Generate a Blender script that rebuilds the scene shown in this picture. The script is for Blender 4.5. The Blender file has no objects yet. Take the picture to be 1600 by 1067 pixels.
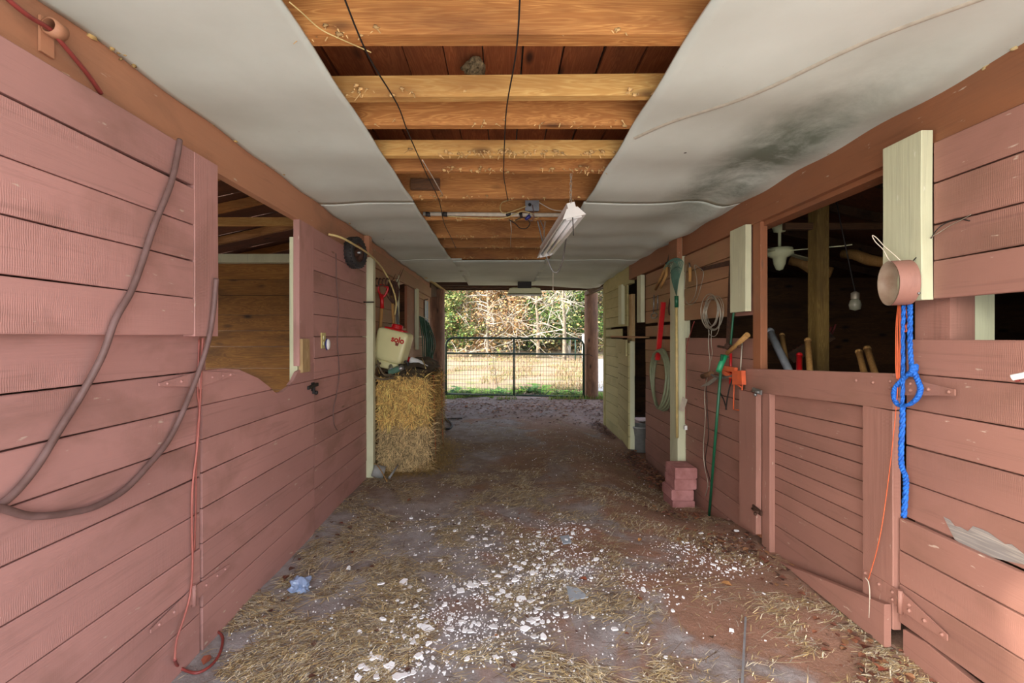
import bpy, math, random
from mathutils import Vector, noise
R = random.Random(7)
SC = bpy.context.scene
COL = SC.collection
# ---------------------------------------------------------------- camera, light, exposure
H = 1.4
cd = bpy.data.cameras.new('camera'); cam = bpy.data.objects.new('camera', cd); COL.objects.link(cam)
cam.location = (0, 0, H); cam.rotation_euler = (math.pi/2, 0, 0)
cd.sensor_width = 36; cd.lens = 16.0; cd.shift_x = 15/1600; cd.shift_y = -7.5/1600; cd.clip_start = 0.02; cd.clip_end = 400
SC.camera = cam
w = bpy.data.worlds.new('world'); SC.world = w; w.use_nodes = True
wn = w.node_tree.nodes; wl = w.node_tree.links; wn.clear()
wo = wn.new('ShaderNodeOutputWorld'); wb = wn.new('ShaderNodeBackground'); sk = wn.new('ShaderNodeTexSky')
sk.sky_type = 'NISHITA'; sk.sun_disc = False; sk.sun_elevation = math.radians(34); sk.sun_rotation = math.radians(240)
sk.air_density = 1.0; sk.dust_density = 4.0; sk.ozone_density = 0.6
hs = wn.new('ShaderNodeHueSaturation'); hs.inputs['Saturation'].default_value = 0.45
wl.new(sk.outputs[0], hs.inputs['Color']); wl.new(hs.outputs[0], wb.inputs[0]); wl.new(wb.outputs[0], wo.inputs[0])
wb.inputs[1].default_value = 0.30
sl = bpy.data.lights.new('sun', 'SUN'); sl.energy = 1.6; sl.angle = math.radians(1.0); sl.color = (1, .93, .82)
so = bpy.data.objects.new('sun', sl); COL.objects.link(so)
so.rotation_euler = Vector((.865, .50, -.52)).to_track_quat('-Z', 'Y').to_euler(); so.location = (-6, -6, 8)
al = bpy.data.lights.new('barn_mouth_fill', 'AREA'); al.shape = 'RECTANGLE'; al.size = 3.0; al.size_y = 2.2; al.energy = 32; al.color = (.90, .95, 1.0)  # added fill light, brightens the interior beyond what sky and sun give
ao = bpy.data.objects.new('barn_mouth_fill', al); COL.objects.link(ao); ao.location = (.2, -.45, 1.25); ao.rotation_euler = (math.pi/2, 0, 0)
SC.view_settings.view_transform = 'Standard'; SC.view_settings.look = 'None'
SC.view_settings.exposure = 1.25; SC.view_settings.gamma = 1; SC.view_settings.use_curve_mapping = False
SC.cycles.max_bounces = 10; SC.cycles.diffuse_bounces = 8; SC.cycles.use_denoising = True
SC.cycles.sample_clamp_indirect = 8

# ---------------------------------------------------------------- helpers
F = 711.1; CX = 785.0; CY = 526.0                 # focal length and vanishing point of the aisle
XL = -1.345; XR = 1.78; ZC = 2.40; ZM = 1.39      # wall faces, ceiling, top of the lower boards
def L_(px, py, d=0.0):                             # point on the left wall, d metres into the aisle
    X = XL + d; Y = F*X/(px-CX); return Vector((X, Y, H-(py-CY)/F*Y))
def R_(px, py, d=0.0):
    X = XR - d; Y = F*X/(px-CX); return Vector((X, Y, H-(py-CY)/F*Y))
def C_(px, py, z=ZC):
    Y = F*(z-H)/(CY-py); return Vector(((px-CX)/F*Y, Y, z))
def G_(px, py, z=0.0):
    Y = F*(H-z)/(py-CY); return Vector(((px-CX)/F*Y, Y, z))
def A_(px, py, Y):
    return Vector(((px-CX)/F*Y, Y, H-(py-CY)/F*Y))
def s2l(c):
    return tuple(((v/255)/12.92 if v/255 <= .04045 else ((v/255+.055)/1.055)**2.4) for v in c) + (1.0,)
def sm(a, b, x):
    t = min(1, max(0, (x-a)/(b-a))); return t*t*(3-2*t)
def curve(pts, n=6, closed=False):                 # Catmull-Rom through points
    P = [Vector(p) for p in pts]; N = len(P); out = []
    rng = range(N) if closed else range(N-1)
    for i in rng:
        if closed: a, b, c, d = P[(i-1) % N], P[i], P[(i+1) % N], P[(i+2) % N]
        else: a, b, c, d = P[max(i-1, 0)], P[i], P[i+1], P[min(i+2, N-1)]
        for k in range(n):
            t = k/n
            out.append(.5*((2*b)+(c-a)*t+(2*a-5*b+4*c-d)*t*t+(3*b-a-3*c+d)*t**3))
    if not closed: out.append(P[-1].copy())
    return out
class MB:
    def __init__(s): s.v = []; s.f = []; s.c = []; s.smooth = set()
    def add(s, vs, fs, col=None, smooth=False):
        o = len(s.v); s.v += [Vector(v) for v in vs]
        for f in fs:
            if smooth: s.smooth.add(len(s.f))
            s.f.append(tuple(i+o for i in f))
        s.c += [col]*len(vs); return s
    def box(s, a, b, jit=0, col=None):
        x0, y0, z0 = a; x1, y1, z1 = b
        vs = [(x0,y0,z0),(x1,y0,z0),(x1,y1,z0),(x0,y1,z0),(x0,y0,z1),(x1,y0,z1),(x1,y1,z1),(x0,y1,z1)]
        if jit: vs = [tuple(q+R.uniform(-jit, jit) for q in v) for v in vs]
        return s.add(vs, [(0,3,2,1),(4,5,6,7),(0,1,5,4),(1,2,6,5),(2,3,7,6),(3,0,4,7)], col)
    def bar(s, p, q, wd, ht, up=(0,0,1), col=None, taper=1):   # box between two points
        p = Vector(p); q = Vector(q); d = (q-p).normalized(); u = Vector(up)
        sd = d.cross(u)
        if sd.length < 1e-4: sd = d.cross(Vector((1,0,0)))
        sd.normalize(); u = sd.cross(d).normalized(); vs = []
        for c, k in ((p, 1), (q, taper)):
            for a, b in ((-1,-1),(1,-1),(1,1),(-1,1)): vs.append(c+sd*a*wd/2*k+u*b*ht/2*k)
        return s.add(vs, [(0,1,2,3),(7,6,5,4),(0,4,5,1),(1,5,6,2),(2,6,7,3),(3,7,4,0)], col)
    def tube(s, pts, r, n=8, closed=False, col=None, cap=True):
        P = [Vector(p) for p in pts]; N = len(P)
        rr = r if isinstance(r, (list, tuple)) else [r]*N
        vs = []; prev = None
        for i, p in enumerate(P):
            if closed: t = P[(i+1) % N]-P[i-1]
            else: t = P[min(i+1, N-1)]-P[max(i-1, 0)]
            if t.length < 1e-9: t = Vector((0, 0, 1))
            t.normalize()
            if prev is None:
                a = Vector((0,0,1)) if abs(t.z) < .9 else Vector((1,0,0)); u = t.cross(a).normalized()
            else:
                u = prev-t*prev.dot(t)
                u = u.normalized() if u.length > 1e-6 else t.orthogonal().normalized()
            prev = u; v = t.cross(u)
            for k in range(n):
                a = 2*math.pi*k/n; vs.append(p+(u*math.cos(a)+v*math.sin(a))*rr[i])
        fs = []
        for i in range(N if closed else N-1):
            j = (i+1) % N
            for k in range(n): fs.append((i*n+k, i*n+(k+1) % n, j*n+(k+1) % n, j*n+k))
        s.add(vs, fs, col, True)
        if not closed and cap:
            o = len(s.v)-len(vs)
            s.f.append(tuple(o+k for k in range(n-1, -1, -1))); s.f.append(tuple(o+(N-1)*n+k for k in range(n)))
        return s
    def lathe(s, c, prof, axis=(0,0,1), n=20, col=None, sx=1):   # profile of (radius, height along the axis)
        c = Vector(c); ax = Vector(axis).normalized(); u = ax.orthogonal().normalized(); v = ax.cross(u); vs = []; fs = []
        for r, h in prof:
            for k in range(n):
                a = 2*math.pi*k/n; vs.append(c+ax*h+(u*math.cos(a)*sx+v*math.sin(a))*max(r, 1e-4))
        for i in range(len(prof)-1):
            for k in range(n): fs.append((i*n+k, i*n+(k+1) % n, (i+1)*n+(k+1) % n, (i+1)*n+k))
        return s.add(vs, fs, col, True)
    def prism(s, poly, d, col=None):                # polygon of 3-D points extruded by vector d
        P = [Vector(p) for p in poly]; d = Vector(d); n = len(P)
        return s.add(P+[p+d for p in P], [tuple(range(n-1, -1, -1)), tuple(range(n, 2*n))]+[(i, (i+1) % n, n+(i+1) % n, n+i) for i in range(n)], col)
    def blob(s, c, r, n=10, m=7, jit=.2, sq=(1,1,1), col=None, smooth=True, seed=0):
        c = Vector(c); vs = []; fs = []
        for i in range(m+1):
            th = math.pi*i/m
            for k in range(n):
                a = 2*math.pi*k/n
                p = Vector((math.sin(th)*math.cos(a), math.sin(th)*math.sin(a), math.cos(th)))
                q = 1+jit*noise.noise(p*1.7+Vector((seed*3.1, seed, c.x*9)))*2
                vs.append(c+Vector((p.x*sq[0], p.y*sq[1], p.z*sq[2]))*r*q)
        for i in range(m):
            for k in range(n): fs.append((i*n+k, (i+1)*n+k, (i+1)*n+(k+1) % n, i*n+(k+1) % n))
        return s.add(vs, fs, col, smooth)
    def build(s, name, mat, parent=None, loc=None):
        me = bpy.data.meshes.new(name)
        off = Vector((0,0,0))
        if parent is not None: off = wloc(parent)
        if loc is None and parent is None: loc = s.base()
        org = Vector(loc) if loc is not None else off
        me.from_pydata([tuple(v-org) for v in s.v], [], s.f); me.validate()
        if any(c is not None for c in s.c) and len(me.vertices) == len(s.v):
            at = me.color_attributes.new('col', 'FLOAT_COLOR', 'POINT'); flat = []
            for c in s.c: flat += list(c if c else (1,1,1,1))
            at.data.foreach_set('color', flat)
        if s.smooth and len(me.polygons) == len(s.f):
            me.polygons.foreach_set('use_smooth', [i in s.smooth for i in range(len(s.f))])
        me.materials.append(mat)
        o = bpy.data.objects.new(name, me); COL.objects.link(o)
        o.location = org-off
        if parent is not None: o.parent = parent
        return o
    def base(s):
        n = len(s.v); return Vector((sum(v.x for v in s.v)/n, sum(v.y for v in s.v)/n, min(v.z for v in s.v)))
def wloc(o):
    l = Vector(o.location)
    while o.parent: o = o.parent; l = l+Vector(o.location)
    return l
def tag(o, label=None, cat=None, group=None, kind=None):
    if label: o['label'] = label
    if cat: o['category'] = cat
    if group: o['group'] = group
    if kind: o['kind'] = kind
    return o
def thing(name, label, cat, loc, group=None):
    o = bpy.data.objects.new(name, None); COL.objects.link(o); o.location = loc; o.empty_display_size = .1
    return tag(o, label, cat, group)
def solo(name, label, cat, mb, mat, group=None, kind=None): return tag(mb.build(name, mat), label, cat, group, kind)
def struct(name):
    o = bpy.data.objects.new(name, None); COL.objects.link(o); o['kind'] = 'structure'; return o

# ---------------------------------------------------------------- materials
def newmat(name):
    m = bpy.data.materials.new(name); m.use_nodes = True; nt = m.node_tree
    return m, nt, nt.nodes['Principled BSDF']
def N(nt, t, **k):
    n = nt.nodes.new(t)
    for a, b in k.items(): setattr(n, a, b)
    return n
def ramp(nt, fac, stops):
    r = N(nt, 'ShaderNodeValToRGB'); e = r.color_ramp.elements
    while len(e) < len(stops): e.new(.5)
    for i, (p, c) in enumerate(stops): e[i].position = p; e[i].color = c if len(c) == 4 else tuple(c)+(1,)
    nt.links.new(fac, r.inputs[0]); return r.outputs[0]
def mix(nt, fac, a, b, mode='MIX'):
    m = N(nt, 'ShaderNodeMix', data_type='RGBA', blend_type=mode); I = m.inputs
    for sock, v in ((I[0], fac), (I[6], a), (I[7], b)):
        if hasattr(v, 'is_linked') or hasattr(v, 'links'): nt.links.new(v, sock)
        else: sock.default_value = v
    return m.outputs[2]
def coords(nt, scale=(1,1,1), rnd=True):
    tc = N(nt, 'ShaderNodeTexCoord'); mp = N(nt, 'ShaderNodeMapping'); mp.inputs['Scale'].default_value = scale
    if rnd:
        oi = N(nt, 'ShaderNodeObjectInfo'); m = N(nt, 'ShaderNodeMath', operation='MULTIPLY'); m.inputs[1].default_value = 23.7
        nt.links.new(oi.outputs['Random'], m.inputs[0]); va = N(nt, 'ShaderNodeVectorMath', operation='ADD')
        nt.links.new(tc.outputs['Object'], va.inputs[0]); nt.links.new(m.outputs[0], va.inputs[1]); nt.links.new(va.outputs[0], mp.inputs[0])
    else: nt.links.new(tc.outputs['Object'], mp.inputs[0])
    return mp.outputs[0]
def noi(nt, vec, scale, detail=4, dist=0, rough=.55):
    n = N(nt, 'ShaderNodeTexNoise'); n.inputs['Scale'].default_value = scale; n.inputs['Detail'].default_value = detail
    n.inputs['Distortion'].default_value = dist; n.inputs['Roughness'].default_value = rough; nt.links.new(vec, n.inputs['Vector']); return n.outputs['Fac']
def bump(nt, b, h, st, dist=.01, prev=None):
    n = N(nt, 'ShaderNodeBump'); n.inputs['Strength'].default_value = st; n.inputs['Distance'].default_value = dist
    nt.links.new(h, n.inputs['Height'])
    if prev is not None: nt.links.new(prev, n.inputs['Normal'])
    nt.links.new(n.outputs[0], b.inputs['Normal']); return n.outputs[0]
AX = {'x': 0, 'y': 1, 'z': 2}
def axs(axis, along, across): return tuple(along if i == AX[axis] else across for i in range(3))
def wood(name, light, mid, dark, axis, rough=.75, ring=1.0, vary=.25, gr=None):
    m, nt, b = newmat(name)
    v = coords(nt, axs(axis, .55, 7)); n1 = noi(nt, v, 1.6, 3, 2.4)
    wv = N(nt, 'ShaderNodeMath', operation='MULTIPLY'); wv.inputs[1].default_value = 34*ring; nt.links.new(n1, wv.inputs[0])
    sn = N(nt, 'ShaderNodeMath', operation='SINE'); nt.links.new(wv.outputs[0], sn.inputs[0])
    mr = N(nt, 'ShaderNodeMapRange'); mr.inputs[1].default_value = -1; mr.inputs[2].default_value = 1; nt.links.new(sn.outputs[0], mr.inputs[0])
    c = ramp(nt, mr.outputs[0], [(0, s2l(mid)), (.75, s2l(light)), (1, s2l(mid))])
    v2 = coords(nt, axs(axis, 3, 110)); n2 = noi(nt, v2, 1, 3)
    c = mix(nt, ramp(nt, n2, [(.45, (0,0,0)), (.75, (.8,.8,.8))]), c, s2l(mid))
    v3 = coords(nt, axs(axis, 1, 3.5)); n3 = noi(nt, v3, 1.5, 4)
    c = mix(nt, ramp(nt, n3, [(.48, (0,0,0)), (.8, (1,1,1))]), c, s2l(dark))
    vo = N(nt, 'ShaderNodeTexVoronoi'); vo.inputs['Scale'].default_value = 1; nt.links.new(coords(nt, axs(axis, 2.2, 5.5)), vo.inputs['Vector'])
    c = mix(nt, ramp(nt, vo.outputs['Distance'], [(.05, (1,1,1)), (.16, (0,0,0))]), c, tuple(q*.45 for q in s2l(dark)[:3])+(1,))
    oi = N(nt, 'ShaderNodeObjectInfo'); hv = N(nt, 'ShaderNodeHueSaturation')
    mm = N(nt, 'ShaderNodeMapRange'); mm.inputs[3].default_value = 1-vary; mm.inputs[4].default_value = 1+vary*.7
    nt.links.new(oi.outputs['Random'], mm.inputs[0]); nt.links.new(mm.outputs[0], hv.inputs['Value']); nt.links.new(c, hv.inputs['Color'])
    nt.links.new(hv.outputs[0], b.inputs['Base Color']); b.inputs['Roughness'].default_value = rough
    bump(nt, b, n2, .35, .003); return m
def paint(name, base, axis, wear=(205,190,170), dirt=(110,80,62), vary=.07, rough=.62, saw=1.0, dirty=.5, wearlev=.69):
    m, nt, b = newmat(name); B = s2l(base)
    v = coords(nt, axs(axis, .8, 2.2)); n1 = noi(nt, v, 1.2, 5)
    c = mix(nt, ramp(nt, n1, [(.3, (0,0,0)), (.72, (1,1,1))]), tuple(q*.88 for q in B[:3])+(1,), tuple(min(1, q*1.09) for q in B[:3])+(1,))
    n4 = noi(nt, coords(nt, axs(axis, 1.6, 3)), 1.3, 6, .4)
    c = mix(nt, ramp(nt, n4, [(.50, (0,0,0)), (.74, (dirty,)*3)]), c, s2l(dirt))
    n6 = noi(nt, coords(nt, axs(axis, 1.1, 26)), 1.4, 6, .8); c = mix(nt, ramp(nt, n6, [(.58, (0,0,0)), (.72, (.42,)*3)]), c, tuple(q*.55 for q in B[:3])+(1,))
    n2 = noi(nt, coords(nt, axs(axis, 9, 34)), 1.2, 4)
    c = mix(nt, ramp(nt, n2, [(wearlev, (0,0,0)), (wearlev+.05, (.7,.7,.7))]), c, s2l(wear))
    vo = N(nt, 'ShaderNodeTexVoronoi'); vo.inputs['Scale'].default_value = 1; nt.links.new(coords(nt, axs(axis, 1.5, 7)), vo.inputs['Vector'])
    c = mix(nt, ramp(nt, vo.outputs['Distance'], [(.03, (.75,)*3), (.075, (0,0,0))]), c, s2l(dirt))
    oi = N(nt, 'ShaderNodeObjectInfo'); hv = N(nt, 'ShaderNodeHueSaturation')
    mm = N(nt, 'ShaderNodeMapRange'); mm.inputs[3].default_value = 1-vary; mm.inputs[4].default_value = 1+vary
    nt.links.new(oi.outputs['Random'], mm.inputs[0]); nt.links.new(mm.outputs[0], hv.inputs['Value']); nt.links.new(c, hv.inputs['Color'])
    nt.links.new(hv.outputs[0], b.inputs['Base Color']); b.inputs['Roughness'].default_value = rough
    g = noi(nt, coords(nt, axs(axis, 2.5, 80)), 1, 4, .3); p = bump(nt, b, g, .35, .004)
    if saw:
        wv = N(nt, 'ShaderNodeTexWave', wave_type='BANDS', bands_direction=axis.upper()); wv.inputs['Scale'].default_value = 52; wv.inputs['Distortion'].default_value = 3.5
        wv.inputs['Detail'].default_value = 1; wv.inputs['Detail Scale'].default_value = .6
        nt.links.new(coords(nt, (1,1,1.0)), wv.inputs['Vector'])
        msk = ramp(nt, noi(nt, coords(nt, axs(axis, .7, 2)), 1.7, 2), [(.45, (0,0,0)), (.62, (1,1,1))])
        ml = N(nt, 'ShaderNodeMath', operation='MULTIPLY'); nt.links.new(wv.outputs['Fac'], ml.inputs[0]); nt.links.new(msk, ml.inputs[1])
        bump(nt, b, ml.outputs[0], .26*saw, .002, p)
    return m
def plain(name, c, rough=.6, metal=0, nz=.12, sc=20, c2=None, bm=0, **k):
    m, nt, b = newmat(name); B = s2l(c)
    D = s2l(c2) if c2 else tuple(q*(1-nz*2) for q in B[:3])+(1,)
    n = noi(nt, coords(nt, (1,1,1)), sc, 5)
    nt.links.new(mix(nt, ramp(nt, n, [(.35, (0,0,0)), (.7, (1,1,1))]), B, D), b.inputs['Base Color'])
    b.inputs['Roughness'].default_value = rough; b.inputs['Metallic'].default_value = metal
    if bm: bump(nt, b, n, bm, .01)
    for a, q in k.items(): b.inputs[a.replace('_', ' ')].default_value = q
    return m
def attr(name, rough=.8, trans=0):
    m, nt, b = newmat(name); a = N(nt, 'ShaderNodeAttribute'); a.attribute_name = 'col'
    n = noi(nt, coords(nt, (1,1,1), False), 40, 3)
    c = mix(nt, ramp(nt, n, [(.3, (0,0,0)), (.8, (.35,)*3)]), a.outputs['Color'], (0.1,.07,.04,1))
    nt.links.new(c, b.inputs['Base Color']); b.inputs['Roughness'].default_value = rough
    return m
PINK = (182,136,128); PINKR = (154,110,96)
M = dict(
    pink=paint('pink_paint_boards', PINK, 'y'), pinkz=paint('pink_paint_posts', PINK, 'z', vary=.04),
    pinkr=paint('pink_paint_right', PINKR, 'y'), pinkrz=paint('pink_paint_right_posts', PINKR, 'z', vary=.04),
    header=paint('header_bounce_tint', (182,130,98), 'y', saw=0, vary=.02), headerr=paint('header_bounce_tint_right', (146,94,62), 'y', saw=0, vary=.02),  # warm bounce light from the wood above is mixed into the pink
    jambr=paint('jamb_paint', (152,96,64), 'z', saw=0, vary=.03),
    lime=paint('lime_boards', (182,172,118), 'y', dirt=(120,110,60), dirty=.4), tan=paint('tan_boards', (166,122,88), 'y', dirt=(150,130,80), dirty=.6),
    pale=paint('pale_trim', (205,206,172), 'z', wear=(225,225,205), dirt=(150,145,110), saw=0, dirty=.4, vary=.02),
    joist=wood('joist_wood', (198,144,80), (166,110,56), (112,68,34), 'x'), furring=wood('furring_wood', (216,178,108), (196,150,82), (150,104,54), 'x', vary=.05),
    deck=wood('deck_wood', (176,108,62), (148,84,46), (96,52,28), 'y', vary=.2), stall=wood('stall_wood', (170,120,52), (140,92,36), (84,52,22), 'x', vary=.25),
    stallz=wood('stall_post', (150,124,66), (120,94,44), (80,60,30), 'z'), dark=wood('old_dark_wood', (96,70,44), (74,52,34), (40,28,20), 'y'),
    darkx=wood('old_dark_wood_cross', (112,78,46), (84,56,34), (44,30,20), 'x'), raw=wood('raw_block', (214,186,140), (190,158,108), (120,90,60), 'z'),
    post=wood('round_post_wood', (164,122,92), (128,92,70), (84,62,50), 'z', ring=.6, vary=.05), roof=wood('roof_boards', (120,72,42), (92,52,30), (56,32,20), 'x'),
    handle=wood('tool_handle_wood', (190,150,90), (166,122,66), (120,84,44), 'z', vary=.1),
    rust=plain('rusty_iron', (92,62,46), .75, .4, c2=(60,42,36), sc=40), iron=plain('dark_iron', (52,48,46), .6, .5, sc=40), steel=plain('grey_steel', (150,150,148), .4, .8, sc=60),
    cable=plain('brown_cable', (118,92,88), .6, c2=(96,72,66), sc=14), cordp=plain('pink_cord', (176,104,92), .55, c2=(140,74,66), sc=9), redc=plain('red_cord', (146,62,56), .45, c2=(112,50,46)),
    black=plain('black_rubber', (34,33,34), .7, c2=(58,54,50), sc=12), gold=plain('pale_rod', (206,184,122), .5), blue=plain('blue_rope', (28,112,206), .6, c2=(20,80,170), sc=90, bm=.8),
    orange=plain('orange_twine', (222,104,58), .6), orangep=plain('orange_plastic', (216,98,54), .5, c2=(190,84,50)), red=plain('red_plastic', (190,26,30), .35),
    white=plain('white_plastic', (226,226,222), .4, nz=.04), cream=plain('cream_plate', (214,200,130), .4), navy=plain('navy_plastic', (40,44,120), .4),
    green=plain('green_pole', (26,92,62), .4), greenh=plain('green_hose', (44,86,62), .5, c2=(34,66,52)), gate=plain('green_gate_tube', (36,64,52), .4, c2=(44,72,58)),
    gmesh=plain('gate_mesh_wire', (120,104,104), .6, .3), tank=plain('tank_plastic', (216,212,160), .35, nz=.04, sc=4), canvas=plain('brown_canvas', (104,90,68), .9, c2=(76,64,50), sc=8, bm=.4),
    galv=plain('galvanised', (178,184,190), .45, .5), grey=plain('grey_plastic', (150,150,146), .55), brick=plain('pink_brick', (184,128,124), .85, c2=(150,96,90), sc=9, bm=.5),
    chip=plain('white_plaster', (250,250,252), .9, nz=.05, sc=25, bm=.3), chipg=plain('grey_plaster', (172,182,192), .9, nz=.08), hosec=plain('grey_green_hose', (128,134,104), .55),
    nest=plain('nest_paper', (178,164,124), .95, c2=(90,84,62), sc=70, bm=1), lead=plain('wire_silver', (176,168,150), .45, .5), twine=plain('white_string', (206,196,176), .8),
    straw=attr('straw_blades'), leaf=attr('leaf_blades', .7), fluff=attr('insulation_fluff', .95), rockm=plain('rock', (150,128,100), .95, c2=(110,90,70), sc=12, bm=.8),
    bark=plain('tree_bark', (150,138,120), .9, c2=(96,86,72), sc=6), barkp=plain('pale_twigs', (196,190,176), .9, c2=(150,142,128)), fpost=plain('white_fence_post', (206,200,190), .8),
    bag=plain('clear_bag', (150,170,205), .18, nz=.1, sc=12, Alpha=.85), lampw=plain('enamel_white', (228,228,222), .35, nz=.03), lampy=plain('aged_enamel', (222,222,178), .5, nz=.05),
    tube=plain('glass_tube', (236,238,236), .12, nz=.01), bulb=plain('dusty_glass', (150,150,130), .3), teal=plain('teal_cloth', (84,122,104), .8),
)
# translucency for bag
def ceiling_mat():
    m, nt, b = newmat('ceiling_sheet'); v = coords(nt, (1,1,1), False)
    n1 = noi(nt, v, 1.1, 6); c = mix(nt, ramp(nt, n1, [(.35, (0,0,0)), (.7, (1,1,1))]), s2l((214,224,214)), s2l((192,200,188)))
    n2 = noi(nt, v, 2.6, 8, .3, .7); sp = N(nt, 'ShaderNodeSeparateXYZ'); nt.links.new(v, sp.inputs[0])
    # mildew that grew near the right wall above the wide window
    def rng(out, a, b_, c_, d):
        r = ramp(nt, out, [(a, (0,0,0)), (b_, (1,1,1)), (c_, (1,1,1)), (d, (0,0,0))]); return r
    mx = N(nt, 'ShaderNodeMapRange'); mx.inputs[1].default_value = 1.0; mx.inputs[2].default_value = 1.8; nt.links.new(sp.outputs[0], mx.inputs[0])
    my = N(nt, 'ShaderNodeMapRange'); my.inputs[1].default_value = 1.4; my.inputs[2].default_value = 4.2; nt.links.new(sp.outputs[1], my.inputs[0])
    a1 = rng(mx.outputs[0], .1, .45, .7, .95); a2 = rng(my.outputs[0], .02, .3, .6, .95)
    mk = mix(nt, 1.0, a1, a2, 'MULTIPLY'); n2r = ramp(nt, n2, [(.30, (0,0,0)), (.58, (.95,)*3)]); mk = mix(nt, 1.0, mk, n2r, 'MULTIPLY')
    c = mix(nt, mk, c, s2l((104,114,98)))
    n3 = noi(nt, coords(nt, (3,3,3), False), 9, 6, 0, .8); c = mix(nt, ramp(nt, n3, [(.66, (0,0,0)), (.76, (.5,)*3)]), c, s2l((120,104,86)))
    ex = N(nt, 'ShaderNodeMath', operation='ABSOLUTE'); nt.links.new(sp.outputs[0], ex.inputs[0])
    vo = N(nt, 'ShaderNodeTexVoronoi'); vo.inputs['Scale'].default_value = 3.3; nt.links.new(v, vo.inputs['Vector'])
    c = mix(nt, ramp(nt, vo.outputs['Distance'], [(.02, (1,1,1)), (.03, (0,0,0))]), c, s2l((70,66,60)))
    nt.links.new(c, b.inputs['Base Color']); b.inputs['Roughness'].default_value = .8; bump(nt, b, noi(nt, v, 26, 4), .12, .004)
    return m
M['ceil'] = ceiling_mat()
def floor_mat():
    m, nt, b = newmat('dirt_floor'); v = coords(nt, (1,1,1), False); sp = N(nt, 'ShaderNodeSeparateXYZ'); nt.links.new(v, sp.inputs[0])
    n1 = noi(nt, v, .9, 8, .6, .6); clay = mix(nt, ramp(nt, noi(nt, v, 3, 8, .3, .65), [(.3, (0,0,0)), (.7, (1,1,1))]), s2l((170,126,104)), s2l((142,110,90)))
    dust = mix(nt, ramp(nt, noi(nt, v, 6, 8, .2, .7), [(.35, (0,0,0)), (.65, (1,1,1))]), s2l((134,122,116)), s2l((176,170,170)))
    mx = N(nt, 'ShaderNodeMapRange'); mx.inputs[1].default_value = -1.4; mx.inputs[2].default_value = 1.8; mx.inputs[3].default_value = -.24; mx.inputs[4].default_value = .17; nt.links.new(sp.outputs[0], mx.inputs[0])
    ad = N(nt, 'ShaderNodeMath', operation='ADD'); nt.links.new(n1, ad.inputs[0]); nt.links.new(mx.outputs[0], ad.inputs[1])
    c = mix(nt, ramp(nt, ad.outputs[0], [(.45, (0,0,0)), (.52, (1,1,1))]), dust, clay)
    # darker brown band across the middle of the aisle
    my = N(nt, 'ShaderNodeMapRange'); my.inputs[1].default_value = 2.6; my.inputs[2].default_value = 8.6; nt.links.new(sp.outputs[1], my.inputs[0])
    mk = ramp(nt, my.outputs[0], [(.12, (0,0,0)), (.3, (.8,.8,.8)), (.55, (.8,.8,.8)), (.8, (0,0,0))])
    mk = mix(nt, 1.0, mk, ramp(nt, noi(nt, v, 1.6, 6), [(.25, (.2,.2,.2)), (.55, (1,1,1))]), 'MULTIPLY')
    c = mix(nt, mk, c, mix(nt, ramp(nt, noi(nt, v, 5, 8, .2, .7), [(.35, (0,0,0)), (.65, (1,1,1))]), s2l((112,80,54)), s2l((136,104,66))))
    far = ramp(nt, my.outputs[0], [(.72, (0,0,0)), (.95, (.8,.8,.8))]); c = mix(nt, far, c, mix(nt, ramp(nt, noi(nt, v, 4, 8), [(.4, (0,0,0)), (.6, (1,1,1))]), s2l((134,118,118)), s2l((112,94,84))))
    sp2 = noi(nt, v, 90, 4, 0, .8); c = mix(nt, ramp(nt, sp2, [(.62, (0,0,0)), (.68, (.7,.7,.7))]), c, s2l((206,202,200)))
    c = mix(nt, ramp(nt, noi(nt, v, 55, 5, 0, .8), [(.60, (0,0,0)), (.70, (.7,.7,.7))]), c, s2l((70,50,40)))
    nt.links.new(c, b.inputs['Base Color']); b.inputs['Roughness'].default_value = .92
    p = bump(nt, b, noi(nt, v, 14, 10, .3, .7), .6, .03); bump(nt, b, noi(nt, v, 80, 6, .2, .8), .4, .008, p); return m
M['floor'] = floor_mat()
def ground_mat(name, a, b_, c_, s1=.5, s2=3):
    m, nt, b = newmat(name); v = coords(nt, (1,1,1), False)
    c = mix(nt, ramp(nt, noi(nt, v, s1, 8, .5), [(.42, (0,0,0)), (.6, (1,1,1))]), s2l(a), s2l(b_))
    c = mix(nt, ramp(nt, noi(nt, v, s2, 8), [(.5, (0,0,0)), (.66, (1,1,1))]), c, s2l(c_))
    nt.links.new(c, b.inputs['Base Color']); b.inputs['Roughness'].default_value = .95; bump(nt, b, noi(nt, v, 8, 8), .6, .08); return m
M['field'] = ground_mat('dry_field', (158,138,116), (146,124,98), (122,126,74), .35, 1.3)
M['gravel'] = ground_mat('bounce_gravel', (176,166,150), (160,148,132), (140,120,100))
M['road'] = ground_mat('pale_road', (170,170,174), (158,158,160), (150,148,146))
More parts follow.
